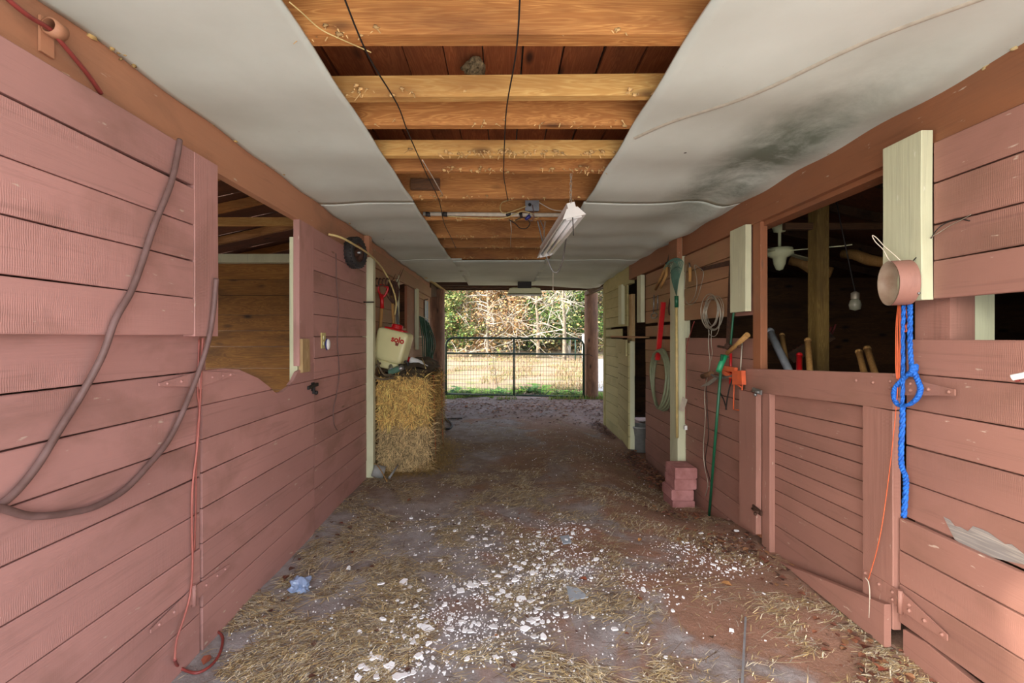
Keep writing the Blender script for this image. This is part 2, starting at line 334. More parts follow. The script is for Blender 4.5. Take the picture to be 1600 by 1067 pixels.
# ---------------------------------------------------------------- boards
def board(side, y0, y1, z0, z1, mat, parent, d=0.0, th=.024, name='plank', wob=.0025, gap=.003, st=None, cup=0.0):
    """side -1: face looks to +x on the left wall, +1: right wall. z0 / z1 may be functions of y."""
    fx = (XL+d) if side < 0 else (XR-d); bx = fx-th if side < 0 else fx+th
    ys = st or [y0+(y1-y0)*i/max(2, int((y1-y0)/.28)) for i in range(max(2, int((y1-y0)/.28))+1)]
    g = lambda q, y: q(y) if callable(q) else q
    mb = MB(); vs = []; fs = []; ph = R.uniform(0, 99); n = len(ys)
    for i, y in enumerate(ys):
        a = g(z0, y)+gap/2+abs(noise.noise((y*1.3+ph, 0, 0)))*wob*2; b = g(z1, y)-gap/2-abs(noise.noise((y*1.3+ph, 5, 0)))*wob*2
        j = noise.noise((y*.8+ph, 9, 0))*wob*1.5*(1 if side < 0 else -1)
        e = .0025*(1 if side > 0 else -1)
        vs += [(fx+j, y, a+.003), (fx+j, y, b-.003), (fx+j+e, y, b), (bx, y, b), (bx, y, a), (fx+j+e, y, a)]
    for i in range(n-1):
        for k in range(6): fs.append((i*6+k, i*6+(k+1) % 6, (i+1)*6+(k+1) % 6, (i+1)*6+k))
    fs += [tuple(range(5, -1, -1)), tuple((n-1)*6+k for k in range(6))]
    if side < 0: fs = [tuple(reversed(f)) for f in fs]
    mb.add(vs, fs); return mb.build(name, mat, parent)
def vboard(side, y0, y1, z0, z1, mat, parent, d=0.0, th=.035, name='plank', wob=.002):
    fx = (XL+d) if side < 0 else (XR-d); s = -1 if side < 0 else 1
    mb = MB(); vs = []; n = 7; ph = R.uniform(0, 99)
    for i in range(n):
        z = z0+(z1-z0)*i/(n-1); j = noise.noise((z*2+ph, 0, 0))*wob*2; k = noise.noise((z*2+ph, 7, 0))*wob*2; e = .003
        vs += [(fx+s*e, y0+j, z), (fx, y0+j+e, z), (fx, y1+k-e, z), (fx+s*e, y1+k, z), (fx+s*th, y1+k, z), (fx+s*th, y0+j, z)]
    fs = [(i*6+k, i*6+(k+1) % 6, (i+1)*6+(k+1) % 6, (i+1)*6+k) for i in range(n-1) for k in range(6)]+[tuple(range(5, -1, -1)), tuple((n-1)*6+k for k in range(6))]
    if side > 0: fs = [tuple(reversed(f)) for f in fs]
    mb.add(vs, fs); return mb.build(name, mat, parent)
Y0 = -.2
# ---------------------------------------------------------------- floor, ground
def floor_z(x, y):
    z = 0.0
    z -= .15*sm(.9, 1.6, x)*sm(3.2, 4.3, y)*(1-sm(7.6, 9.2, y))
    z += .02*noise.noise((x*.9, y*.9, 0))+.012*noise.noise((x*3, y*3, 4))+.004*noise.noise((x*11, y*11, 4))
    z += .02*sm(8, 10.4, y)-.03*(1-abs(noise.noise((x*.3, y*.3, 8))))*0
    return z
def GF(px, py):
    p = G_(px, py)
    for _ in range(6): p = G_(px, py, floor_z(p.x, p.y))
    return p
mb = MB(); vs = []; fs = []
nx, ny = 110, 210
for j in range(ny+1):
    for i in range(nx+1):
        x = -1.9+4.3*i/nx; y = -.6+11.4*j/ny; vs.append((x, y, floor_z(x, y)))
for j in range(ny):
    for i in range(nx): a = j*(nx+1)+i; fs.append((a, a+1, a+nx+2, a+nx+1))
mb.add(vs, fs, None, True); fl = mb.build('floor', M['floor'], loc=(0,0,0)); fl['kind'] = 'structure'
def ground_z(x, y):
    return -.05+.55*sm(12, 45, y)+.12*noise.noise((x*.12, y*.12, 3))*sm(11, 16, y)
mb = MB(); vs = []; fs = []; xs = [-60+120*i/60 for i in range(61)]; ysn = [10.7+1.3*j for j in range(50)]
for y in ysn:
    for x in xs: vs.append((x, y, ground_z(x, y)+(.04 if y < 10.8 else 0)))
for j in range(len(ysn)-1):
    for i in range(60): a = j*61+i; fs.append((a, a+1, a+62, a+61))
mb.add(vs, fs, None, True); o = mb.build('field', M['field'], loc=(0,0,0)); o['kind'] = 'structure'
# ground under the stalls and round the barn
mb = MB()
for a, b in (((-60,-.6,-.2),(-1.85,10.75,-.06)), ((2.35,-.6,-.2),(60,10.75,-.06))): mb.box(a, b)
o = mb.build('ground', M['floor'], loc=(0,0,0)); o['kind'] = 'structure'
mb = MB(); mb.box((-60,-50,-.2),(60,-.55,-.02)); o = mb.build('bounce_ground', M['gravel'], loc=(0,0,0)); o['kind'] = 'structure'  # unseen pale ground behind the camera, picked to bounce sun indoors

# ---------------------------------------------------------------- left wall
wlft = struct('wall_left')
ZS = [.05, .17, .305, .46, .62, .78, .935, 1.09, 1.245, 1.40]
ZU = [1.403, 1.561, 1.72, 1.87, 2.031, 2.184]
hb = MB(); hb.box((XL-.05, Y0, 2.175), (XL-.004, 8.5, 2.408)); hb.build('header_beam', M['header'], wlft)
for i in range(5): board(-1, Y0, 1.915, ZU[i], ZU[i+1], M['pink'], wlft, d=.045, wob=.006 if i in (3, 4) else .003)
vboard(-1, 1.918, 2.078, 1.402, 2.178, M['pinkz'], wlft, d=.048, th=.05, name='post')
for i in range(9): board(-1, Y0, 2.02, ZS[i]-(.1 if i == 0 else 0), ZS[i+1]+(.05 if i == 8 else 0), M['pink'], wlft, wob=.003)
hp = MB(); hp.box((XL-.10, 1.93, -.02), (XL-.025, 2.10, 2.18)); hp.build('post', M['pinkz'], wlft)
bb = MB(); bb.box((XL-.055, Y0, -.05), (XL-.04, 1.95, 1.42)); bb.build('seam_light_block', M['dark'], wlft)  # added sheets behind the boards, block stall light through the seams
bb = MB(); bb.box((XL-.055, Y0, 1.42), (XL-.035, 1.90, 2.17)); bb.build('seam_light_block', M['dark'], wlft)
bb = MB(); bb.box((XL-.055, 1.95, -.05), (XL-.04, 3.26, .96)); bb.box((XL-.055, 3.26, -.05), (XL-.04, 4.5, 2.17)); bb.build('seam_light_block', M['dark'], wlft)
# pier right of the opening and the wall to the pale post
vboard(-1, 3.01, 3.24, 1.205, 2.178, M['pinkz'], wlft, d=.002, th=.04, name='post')
vboard(-1, 3.012, 3.10, .9, 2.06, M['pale'], wlft, d=-.014, th=.05, name='inner_post')
for i in range(9): board(-1, 3.255, 4.50, ZS[i]-(.1 if i == 0 else 0), ZS[i+1], M['pink'], wlft, wob=.002)
ZU2 = [1.40, 1.56, 1.72, 1.875, 2.03, 2.178]
for i in range(5): board(-1, 3.245, 4.50, ZU2[i], ZU2[i+1], M['pink'], wlft, wob=.002)
vboard(-1, 4.52, 4.60, -.03, 2.19, M['pale'], wlft, d=.062, th=.11, name='pale_post')
vboard(-1, 4.44, 4.53, 2.19, 2.39, M['header'], wlft, d=.045, th=.05, name='post')
bk = MB(); bk.bar(L_(569, 472, .02), L_(583.5, 472, .075), .02, .012); bk.build('dark_staple', M['iron'], wlft)
# beyond the post
for i in range(9):
    board(-1, 4.62, 8.45, ZS[i]-(.1 if i == 0 else 0), ZS[i+1], M['tan'], wlft, wob=.002)
for i in range(5):
    board(-1, 4.62, 5.72, ZU2[i], ZU2[i+1], M['tan'], wlft, wob=.002); board(-1, 7.1, 8.45, ZU2[i], ZU2[i+1], M['tan'], wlft, wob=.002)
board(-1, 4.62, 8.4, 2.12, 2.30, M['tan'], wlft, d=.03, th=.03, name='header_board')
vboard(-1, 5.72, 5.80, 1.4, 2.18, M['pale'], wlft, d=.035, name='pale_post')
vboard(-1, 6.42, 6.95, 1.1, 2.12, M['jambr'], wlft, d=.0, name='post')
vboard(-1, 6.95, 7.12, 1.2, 2.14, M['pale'], wlft, d=.04, name='pale_post')
board(-1, 5.8, 6.42, 1.40, 1.52, M['tan'], wlft, d=-.01)
# the half door with the worn wavy top
dr = struct('door_1')
def wave(y):
    pts = [(2.0, 1.25), (2.20, 1.248), (2.32, 1.235), (2.50, 1.175), (2.62, 1.115), (2.68, 1.078), (2.71, 1.066), (2.78, 1.066), (2.86, 1.085), (2.92, 1.12), (2.98, 1.17), (3.06, 1.19), (3.14, 1.205), (3.30, 1.225)]
    for (a, b), (c, e) in zip(pts, pts[1:]):
        if y <= c: return b+(e-b)*(y-a)/(c-a)
    return 1.22
sta = [2.035, 2.1, 2.2, 2.26, 2.32, 2.4, 2.5, 2.56, 2.62, 2.655]
mid = lambda y: 1.092
board(-1, 0, 0, mid, lambda y: max(1.096, wave(y)), M['pink'], dr, st=sta, d=.004, wob=0)
board(-1, 0, 0, mid, lambda y: max(1.096, wave(y)), M['pink'], dr, st=[2.87, 2.92, 2.95, 2.98, 3.02, 3.06, 3.14, 3.2, 3.24], d=.004, wob=0)
board(-1, 0, 0, .94, lambda y: min(1.092, wave(y)), M['pink'], dr, st=[2.035, 2.3, 2.6, 2.66, 2.68, 2.71, 2.745, 2.78, 2.82, 2.86, 2.9, 3.1, 3.24], d=.004, wob=0)
zs = [.94, .79, .63, .475, .32, .19, -.03]
for a, b in zip(zs, zs[1:]): board(-1, 2.035, 3.24, b, a, M['pink'], dr, d=.004 if a > .33 else .007, wob=.002)
for (px, py, pz) in ((313, 592, 0), (303, 930, 0)):
    h = MB(); c = L_(px, py, .012); h.tube([c+Vector((0,0,-.045)), c+Vector((0,0,.045))], .009, 8)
    h.prism([c+Vector((-.004,.0,-.035)), c+Vector((-.004,.26,-.006)), c+Vector((-.004,.26,.006)), c+Vector((-.004,.0,.035))], (.004,0,0))
    h.prism([c+Vector((-.004,-.24,-.006)), c+Vector((-.004,0,-.035)), c+Vector((-.004,0,.035)), c+Vector((-.004,-.24,.006))], (.004,0,0))
    for dy in (-.2, -.12, .08, .16, .22): h.blob(c+Vector((.002, dy, 0)), .006, 6, 4, 0)
    h.build('hinge', M['pinkz'], dr)
mb = MB(); c = L_(488, 541, .0); mb.box((XL-.01, 3.02, 1.16), (XL+.022, 3.13, 1.385), .003); mb.build('wood_block', M['raw'], wlft)

# ---------------------------------------------------------------- right wall
wr = struct('wall_right')
hb = MB(); hb.box((XR-.03, Y0, 2.185), (XR+.05, 6.3, 2.42)); hb.box((XR+.0, Y0, 2.155), (XR+.09, 4.4, 2.184)); hb.build('header_beam', M['headerr'], wr)
hb = MB(); hb.box((XR-.02, 6.3, 2.14), (XR+.05, 7.9, 2.38)); hb.build('header_beam', M['lime'], wr)
ZR = [1.55, 1.705, 1.85, 2.02, 2.183]
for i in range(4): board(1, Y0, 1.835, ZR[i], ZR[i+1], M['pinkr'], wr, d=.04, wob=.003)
vboard(1, 1.84, 2.03, 1.55, 2.235, M['pale'], wr, d=.085, th=.045, name='pale_board')
hp = MB(); hp.box((XR+.02, 1.83, -.03), (XR+.12, 1.985, 2.18)); hp.build('post', M['pinkrz'], wr)
hp = MB(); hp.box((XR+.115, 1.84, 1.30), (XR+.21, 1.98, 1.62)); hp.build('inner_block', M['pale'], wr)
ZB = [.14, .312, .459, .604, .762, .924, 1.083, 1.238, ZM]
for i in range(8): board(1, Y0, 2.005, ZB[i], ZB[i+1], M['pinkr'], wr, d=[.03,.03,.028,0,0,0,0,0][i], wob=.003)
# rotten lowest board
rb = board(1, 0, 0, lambda y: -.02, lambda y: .14-.03*abs(math.sin(y*5)), M['pinkr'], wr, st=[Y0, .6, 1.2, 1.5, 1.62, 1.74, 1.83, 1.9, 2.0], d=.02, wob=.01)
pt = MB(); pt.add([], [])
# jamb right post and boards left of the gate
vboard(1, 3.10, 3.20, .03, 2.19, M['jambr'], wr, d=.02, th=.045, name='post')
vboard(1, 3.20, 3.50, 1.555, 2.18, M['pinkr'], wr, d=.01, name='plank')
vboard(1, 3.20, 3.42, 1.58, 2.19, M['pale'], wr, d=.07, th=.04, name='pale_board')
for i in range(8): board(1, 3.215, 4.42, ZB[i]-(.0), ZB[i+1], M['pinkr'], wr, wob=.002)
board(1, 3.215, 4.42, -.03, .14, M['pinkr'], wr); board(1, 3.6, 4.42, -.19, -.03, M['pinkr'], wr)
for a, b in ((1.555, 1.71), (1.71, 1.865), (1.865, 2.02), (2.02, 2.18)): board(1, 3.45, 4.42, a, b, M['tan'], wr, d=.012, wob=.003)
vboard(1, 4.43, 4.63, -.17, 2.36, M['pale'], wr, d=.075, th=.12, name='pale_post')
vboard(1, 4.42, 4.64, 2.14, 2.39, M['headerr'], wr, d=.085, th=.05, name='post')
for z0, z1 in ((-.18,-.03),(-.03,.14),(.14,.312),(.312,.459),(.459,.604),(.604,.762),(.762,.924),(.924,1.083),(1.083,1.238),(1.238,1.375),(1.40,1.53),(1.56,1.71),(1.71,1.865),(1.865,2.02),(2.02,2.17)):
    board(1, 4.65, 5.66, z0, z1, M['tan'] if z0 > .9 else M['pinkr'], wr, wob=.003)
vboard(1, 5.66, 5.82, 1.58, 2.17, M['pale'], wr, d=.06, th=.05, name='pale_board')
vboard(1, 6.62, 6.80, 1.58, 2.16, M['pale'], wr, d=.05, th=.05, name='pale_board')
vboard(1, 6.38, 6.60, .85, 2.0, M['raw'], wr, d=-.03, th=.05, name='post')
for z0, z1 in ((-.16,-.0),(.0,.15),(.15,.312),(.312,.459),(.459,.604),(.604,.762),(.762,.924),(.924,1.083),(1.083,1.238),(1.238,1.37),(1.40,1.52),(1.55,1.71),(1.71,1.865),(1.865,2.02),(2.02,2.17)):
    board(1, 6.82, 7.86, z0, z1, M['lime'], wr, wob=.003)
    if z0 > 1.4: board(1, 6.5, 6.80, z0, z1, M['lime'], wr, wob=.002)
mb = MB(); mb.box((XR-.02, 7.86, -.2), (XR+.10, 7.95, 2.3)); mb.build('post', M['lime'], wr)
# half door standing slightly open at the second stall
d3 = struct('door_2')
hA = Vector((1.80, 7.00, 0)); hB = Vector((1.70, 6.06, 0)); dn = (hB-hA).normalized(); nr = Vector((-dn.y, dn.x, 0)) if False else Vector((dn.y, -dn.x, 0))
if nr.x > 0: nr = -nr
for z0, z1 in ((-.10,.07),(.07,.22),(.22,.375),(.375,.53),(.53,.69),(.69,.85),(.85,1.0),(1.0,1.16),(1.16,1.32)):
    mb = MB(); a = hA+Vector((0,0,z0+.003)); b = hB+Vector((0,0,z0+.003)); mb.prism([a, b, b+nr*.024, a+nr*.024], (0,0,z1-z0-.006)); mb.build('plank', M['lime'], d3)
mb = MB(); q = hB; mb.prism([q+Vector((0,0,-.1)), q-nr*.06+Vector((0,0,-.1)), q-nr*.06-dn*.04+Vector((0,0,-.1)), q-dn*.04+Vector((0,0,-.1))], (0,0,1.44)); mb.build('door_edge', M['pale'], d3)
mb = MB(); a = hA+nr*.03; b = hB+nr*.03-dn*.02; mb.prism([a+Vector((0,0,1.20)), b+Vector((0,0,1.14)), b+Vector((0,0,1.36)), a+Vector((0,0,1.36))], nr*.025); mb.build('rail', M['lime'], d3)
mb = MB(); mb.bar(A_(962, 526, 6.2), A_(1006, 527, 5.6), .16, .018); mb.build('shelf_board', M['tan'], wr)

# the large stall gate
d1 = struct('door_3')
def zt(y): return 1.238-(y-2.03)*.051
board(1, 2.018, 3.24, lambda y: zt(y)-.165, zt, M['pinkr'], d1, d=.05, th=.035, name='rail', wob=.002)
vboard(1, 2.018, 2.19, .10, 1.07, M['pinkrz'], d1, d=.048, th=.035, name='stile')
vboard(1, 2.955, 3.045, .0, 1.03, M['pinkrz'], d1, d=.045, th=.035, name='stile')
zz = [.02, .20, .34, .43, .515, .60, .69, .775, .862, .95, 1.06]
for a, b in zip(zz, zz[1:]): board(1, 2.15, 3.0, lambda y, a=a: a-(y-2.15)*.03, lambda y, b=b: b-(y-2.15)*.03, M['pinkr'], d1, d=.008, wob=.002)
board(1, 0, 0, lambda y: .02 if y < 2.3 else .02-.0*(y), lambda y: .215-.2*(y-2.02)/.8, M['pinkr'], d1, st=[2.02, 2.1, 2.2, 2.3, 2.45, 2.6, 2.7, 2.78], d=.085, th=.03, name='kick_board', wob=.002)
def strap(c, dyl, dyr, hz, tilt=0.0):
    h = MB(); c = Vector(c); h.tube([c+Vector((-.004,0,-hz-.01)), c+Vector((-.004,0,hz+.01))], .010, 8)
    for dy in (dyl, -dyr):
        h.prism([c+Vector((.002,0,-hz)), c+Vector((.002,0,hz)), c+Vector((.002,dy,hz*.3+tilt*dy)), c+Vector((.002,dy,-hz*.3+tilt*dy))], (.006,0,0))
        for k in (.2, .55, .92): h.blob(c+Vector((-.002, dy*k, tilt*dy*k+(hz*.35 if k < .3 else 0))), .008, 6, 4, 0)
        h.blob(c+Vector((-.002, dy*.2, -hz*.35)), .008, 6, 4, 0)
    return h
strap(R_(1408, 603, .055), .27, .23, .04, .0).build('hinge', M['pinkrz'], d1)
strap(R_(1408, 940, .055), .21, .20, .04, .12).build('hinge', M['pinkrz'], d1)
# latch board and its frame left of the gate
vboard(1, 3.04, 3.26, .08, 1.02, M['pinkrz'], d1, d=.085, th=.035, name='latch_board')
for py in (612, 798):
    h = MB(); c = R_(1183, py, .09); h.bar(c+Vector((0,-.05,0)), c+Vector((0,.05,.01)), .012, .03); h.tube([c+Vector((-.01,-.03,0)), c+Vector((-.012,.04,.0))], .007, 6); h.blob(c+Vector((-.012,.0,-.02)), .012, 6, 4, .1); h.build('latch', M['rust' if py > 700 else 'steel'], d1)
# bare patch and rotten wood
pb = MB()
pp = [R_(*q, .005) for q in ((1474,807),(1484,812),(1492,822),(1500,823),(1512,830),(1520,822),(1532,826),(1545,832),(1556,840),(1570,850),(1580,850),(1600,866),(1600,882),(1575,877),(1540,868),(1510,855),(1492,843),(1486,832))]
pb.prism([p for p in pp], (.001,0,0)); pb.build('bare_patch', wood('bare_board', (170,160,148), (134,128,124), (96,84,74), 'y', ring=.8, vary=.02), wr)

# ---------------------------------------------------------------- ceiling and loft
ce = struct('ceiling')
def sheet(name, x0, x1, y0, y1, sagf, n1=26, n2=60, th=.010, z=ZC):
    mb = MB(); vs = []; fs = []
    for j in range(n2+1):
        for i in range(n1+1):
            x = x0+(x1-x0)*i/n1; y = y0+(y1-y0)*j/n2; vs.append((x, y, z+sagf(x, y)))
    o = len(vs); vs += [(a, b, c+th) for a, b, c in vs]
    W1 = n1+1
    for j in range(n2):
        for i in range(n1): a = j*W1+i; fs.append((a, a+W1, a+W1+1, a+1)); fs.append((o+a, o+a+1, o+a+W1+1, o+a+W1))
    for i in range(n1): fs.append((i, i+1, o+i+1, o+i)); a = n2*W1+i; fs.append((a, o+a, o+a+1, a+1))
    for j in range(n2): a = j*W1; fs.append((a, o+a, o+a+W1, a+W1)); a += n1; fs.append((a, a+W1, o+a+W1, o+a))
    mb.add(vs, fs, None, True); return mb.build(name, M['ceil'], ce)
def sagl(x, y): return -.012+min(0, sagl0(x, y)+.006)
def sagl0(x, y): return -.010*math.sin(math.pi*(y-.3)/.605)**2-.012*sm(-1.0, -1.3, x)*(math.sin(y*2.4)*.5+.5)+.010*noise.noise((x*2, y*1.5, 0))-.006
def sagr(x, y):
    e = .012*noise.noise((x*1.6, y*1.3, 5))-.008
    f = -.055*math.exp(-((x-1.62)/.10)**2)*sm(1.0, 2.0, y)*(.7+.5*math.sin(y*1.9))
    g = .05*math.exp(-((x-1.40)/.13)**2)*sm(1.2, 2.2, y)*(1-sm(3.3, 4.4, y))
    h = -.006*math.exp(-(((x-.62)*.35+1.02-(y-.55)*.42-.0)/.02)**2)
    return min(-.004, e-.006+f*.8+g*.35)-.013*math.sin(math.pi*(y-.3)/.605)**2-.05*sm(6.2, 8.6, y)*sm(.5, 1.6, x)
EL = lambda y: -.65+.015*noise.noise((y*2, 0, 0))
sheet('ceiling_panel', XL-.0, -.65, Y0, 3.355, sagl); sheet('ceiling_panel', XL, -.655, 3.36, 5.795, sagl); sheet('ceiling_panel', XL, -.52, 5.80, 8.24, sagl)
sheet('ceiling_panel', .61, XR+.02, Y0, 3.345, sagr); sheet('ceiling_panel', .60, XR+.02, 3.35, 5.815, sagr); sheet('ceiling_panel', .55, XR+.02, 5.82, 8.75, sagr)
sheet('ceiling_panel', -.64, .60, 5.90, 8.66, lambda x, y: -.012*math.sin(math.pi*(y-5.8)/.61)**2+.008*noise.noise((x, y, 2))-.014, n1=14, n2=30)
mb = MB(); vs = []
for k in range(25):
    t_ = -.45+1.75*k/24; x = .873+(1.36-.873)*t_; y = 1.97+(1.35-1.97)*t_+.012*math.sin(t_*7)
    if x < .62: continue
    nx_, ny_ = .786, .618; z = ZC+sagr(x, y)-.0035
    for q, dz in ((-.014, .003), (-.006, -.001), (.006, -.001), (.014, .003)): vs.append((x+nx_*q, y+ny_*q, z+dz))
mb.add(vs, [(i*4+k, i*4+k+1, i*4+5+k, i*4+4+k) for i in range(len(vs)//4-1) for k in range(3)], None, True); mb.build('seam_tape', plain('seam_tape', (186,182,164), .8, sc=30), ce)
def joist(yc, z0, z1, th=.04, mat='joist', x0=-1.5, x1=1.95, dz=0.0):
    mb = MB(); vs = []; n = 13; fs = []
    for i in range(n):
        x = x0+(x1-x0)*i/(n-1); w = .002*noise.noise((x*3, yc*7, 1)); q = dz*(x/1.5)
        vs += [(x, yc-th/2+w, z0+w+q), (x, yc+th/2+w, z0+w+q), (x, yc+th/2+w, z1+q), (x, yc-th/2+w, z1+q)]
    for i in range(n-1):
        for k in range(4): fs.append((i*4+k, i*4+(k+1) % 4, (i+1)*4+(k+1) % 4, (i+1)*4+k))
    fs += [(3,2,1,0), tuple((n-1)*4+k for k in range(4))]; mb.add(vs, fs); return mb.build('joist', M[mat], ce)
for yc, h, m, t in ((.30,.19,'joist',.04),(.92,.19,'joist',.04),(1.533,.19,'joist',.06),(1.91,.088,'furring',.04),(2.168,.14,'joist',.04),(2.53,.085,'furring',.04),(2.765,.14,'joist',.04),(3.31,.19,'joist',.04),
                  (3.905,.17,'joist',.04),(4.61,.19,'joist',.04),(5.12,.19,'joist',.04),(5.87,.19,'joist',.045),(6.5,.14,'joist',.04),(7.1,.14,'joist',.04),(7.7,.14,'joist',.04),(8.3,.14,'joist',.04),(8.9,.12,'darkx',.05),(9.35,.12,'darkx',.05),(9.8,.13,'darkx',.06)):
    joist(yc, ZC-.002, ZC+h, t, m, dz=.012 if m == 'furring' and yc < 2 else 0)
mb = MB(); mb.box((-1.5, 3.36, 2.60), (1.9, 3.40, 2.75)); mb.build('loft_beam', M['darkx'], ce)
mb = MB(); mb.box((-.66, 3.266, 2.455), (-.45, 3.29, 2.535)); mb.build('splice_block', M['darkx'], ce)
x = -1.62; i = 0
while x < 2.0:
    wd = .182+R.uniform(-.004, .004); mb = MB(); mb.box((x, Y0-.3, 2.76), (x+wd, 10.1, 2.785), .001); mb.build('deck_board', M['deck'], ce); x += wd+R.choice((.006, .009, .014)); i += 1
# side fill between header and loft, eave beams, roofs
mb = MB(); mb.box((XL-.05, Y0, 2.41), (XL-.02, 10, 2.76)); mb.box((XR+.02, Y0, 2.42), (XR+.05, 10, 2.76)); mb.build('loft_side_board', M['dark'], ce)
mb = MB(); mb.box((XL-.08, 8.45, 2.20), (XL+.02, 10.15, 2.40)); mb.box((XR+.06, 7.97, 2.32), (XR+.16, 10.15, 2.40)); mb.build('eave_beam', M['darkx'], ce)
mb = MB(); mb.bar((XL+.06, 7.6, 2.40), (XL+.13, 10.1, 2.37), .05, .03); mb.build('pale_batten', M['gold'], ce)
rf = struct('roof')
mb = MB(); mb.prism([(-1.7, -.45, 2.82), (.22, -.45, 3.6), (2.15, -.45, 2.82), (2.15, -.45, 2.87), (.22, -.45, 3.65), (-1.7, -.45, 2.87)], (0, 10.7, 0)); mb.build('roof_sheet', M['galv'], rf)
mb = MB(); mb.prism([(-1.6, -.40, 2.79), (2.05, -.40, 2.79), (.22, -.40, 3.58)], (0, .03, 0)); mb.build('gable_board', M['dark'], rf)
# lean-to roofs over the stalls: boards down the slope, battens above, narrow gaps
for sgn, xi, xo in ((-1, XL-.02, -5.3), (1, XR+.02, 5.8)):
    y = Y0-.2; k = 0
    while y < (10.2 if sgn < 0 else 7.7):
        wd = .285; z0 = 2.78; z1 = z0-.22*abs(xo-xi); mb = MB()
        mb.prism([(xi, y, z0), (xo, y, z1), (xo, y+wd, z1), (xi, y+wd, z0)], (0, 0, .022)); mb.build('roof_board', M['roof'], rf); y += wd+((.014 if sgn < 0 else 0)); k += 1
    if sgn < 0:
        for xx in (-1.75, -2.2, -2.65, -3.1, -3.6, -4.1, -4.6, -5.1):
            zt_ = 2.78-.22*abs(xx-xi)+.022; mb = MB(); mb.box((xx-.14, Y0-.2, zt_+.034), (xx+.14, 10.2, zt_+.05)); mb.build('batten', M['dark'], rf)
    for yy in (.6, 1.3, 2.0, 2.7, 3.3, 3.9, 4.7, 5.4, 6.2, 7.0, 8.0, 9.0):
        if sgn > 0 and yy > 7.8: continue
        mb = MB(); za = 2.70; mb.prism([(xi, yy, za), (xo, yy, za-.22*abs(xo-xi)), (xo, yy, za+.075-.22*abs(xo-xi)), (xi, yy, za+.075)], (0, .04, 0)); mb.build('rafter', M['joist' if sgn < 0 else 'dark'], rf)
# outer walls of the stalls, unseen; left one kept low to admit light
ow = struct('wall_outer_left')
for k in range(5): mb = MB(); mb.box((-5.24, Y0, .0+k*.2), (-5.21, 10, .19+k*.2)); mb.build('plank', M['dark'], ow)
for yy in (.0, 2.5, 4.6, 7.2, 9.8): mb = MB(); mb.box((-5.21, yy, 0), (-5.12, yy+.09, 1.95)); mb.build('post', M['dark'], ow)
ow = struct('wall_outer_right')
for k in range(13): mb = MB(); mb.box((5.7, Y0, -.05+k*.15), (5.73, 7.9, .10+k*.15)); mb.build('plank', M['dark'], ow)
for nm, xa, xb, ys_, mat, top, zoff in (('wall_partition_left', -5.2, XL-.06, 4.62, 'stall', 2.17, 0), ('wall_partition_right', XR+.07, 5.7, 5.4, 'dark', 2.1, 0), ('wall_far_left', -5.2, XL-.06, 7.6, 'dark', 2.17, 0), ('wall_far_right', XR+.11, 5.7, 7.9, 'dark', 2.1, 0), ('wall_near_right', XR+.05, 5.7, Y0, 'dark', 2.1, 0), ('wall_near_left', -5.2, XL-.06, Y0, 'dark', 2.1, 0)):
    pw = struct(nm); z = .0; hs_ = [.19,.16,.19,.16,.16,.22,.22,.16,.16,.20,.16,.16,.12]; i = 0
    gz = 0
    while z < top-.05:
        h = hs_[i % len(hs_)]; h = min(h, top-z); mb = MB(); gq = .003 if mat == 'stall' else 0; mb.box((xa, ys_, z+gq), (xb, ys_+.024, z+h-gq)); mb.build('plank', M[mat if mat != 'dark' else 'darkx'], pw); z += h; i += 1
    if nm == 'wall_partition_left':
        mb = MB(); mb.box((xa, ys_-.03, 2.15), (xb, ys_+.06, 2.235)); mb.build('top_rail', M['pale'], pw)
        mb = MB(); mb.box((xa, ys_-.6, 2.385), (xb, ys_-.56, 2.455)); mb.build('cross_beam', M['furring'], pw)
# gable strips above the outer partition ends (close the view above the near walls)
for nm, xa, xo, sgn in (('wall_gable_left', XL-.05, -5.2, -1), ('wall_gable_right', XR+.05, 5.7, 1)):
    pw = struct(nm); z1 = 2.72-.22*abs(xo-xa)
    for yy in (Y0+.03, 9.95 if sgn < 0 else 7.92):
        mb = MB(); mb.prism([(xa, yy, 2.08), (xo, yy, 1.8 if z1 < 2.08 else 2.08), (xo, yy, z1), (xa, yy, 2.72)], (0, .02, 0)); mb.build('gable_board', M['dark'], pw)
# ================================================================ things
def rope(name, label, cat, pts, r, mat, n=8, seg=6, group=None, closed=False):
    mb = MB(); mb.tube(curve(pts, seg, closed), r, n, closed); return solo(name, label, cat, mb, mat, group)
# ---- left wall: thick cable in two swags that meet out of frame
ca = [L_(281, 219, .055), L_(277, 245, .065), L_(266, 290, .067), L_(240, 355, .066), L_(222, 410, .066), L_(205, 455, .065), L_(180, 500, .066), L_(160, 555, .055), L_(128, 615, .025), L_(95, 668, .02), L_(60, 725, .02), L_(28, 765, .02), L_(0, 789, .02), L_(-22, 800, .02), L_(-16, 801, .04),
      L_(0, 794, .035), L_(40, 805, .02), L_(70, 806, .02), L_(110, 801, .02), L_(150, 791, .02), L_(195, 765, .02), L_(232, 727, .02), L_(262, 690, .02), L_(285, 645, .03), L_(308, 588, .04), L_(325, 535, .06), L_(333, 490, .065), L_(338, 435, .07)]
mb = MB(); mb.tube(curve(ca, 8), .0105, 10); t = solo('power_cable', 'thick brown cable draped in a long loop over the left pink wall', 'cable', mb, M['cable'])
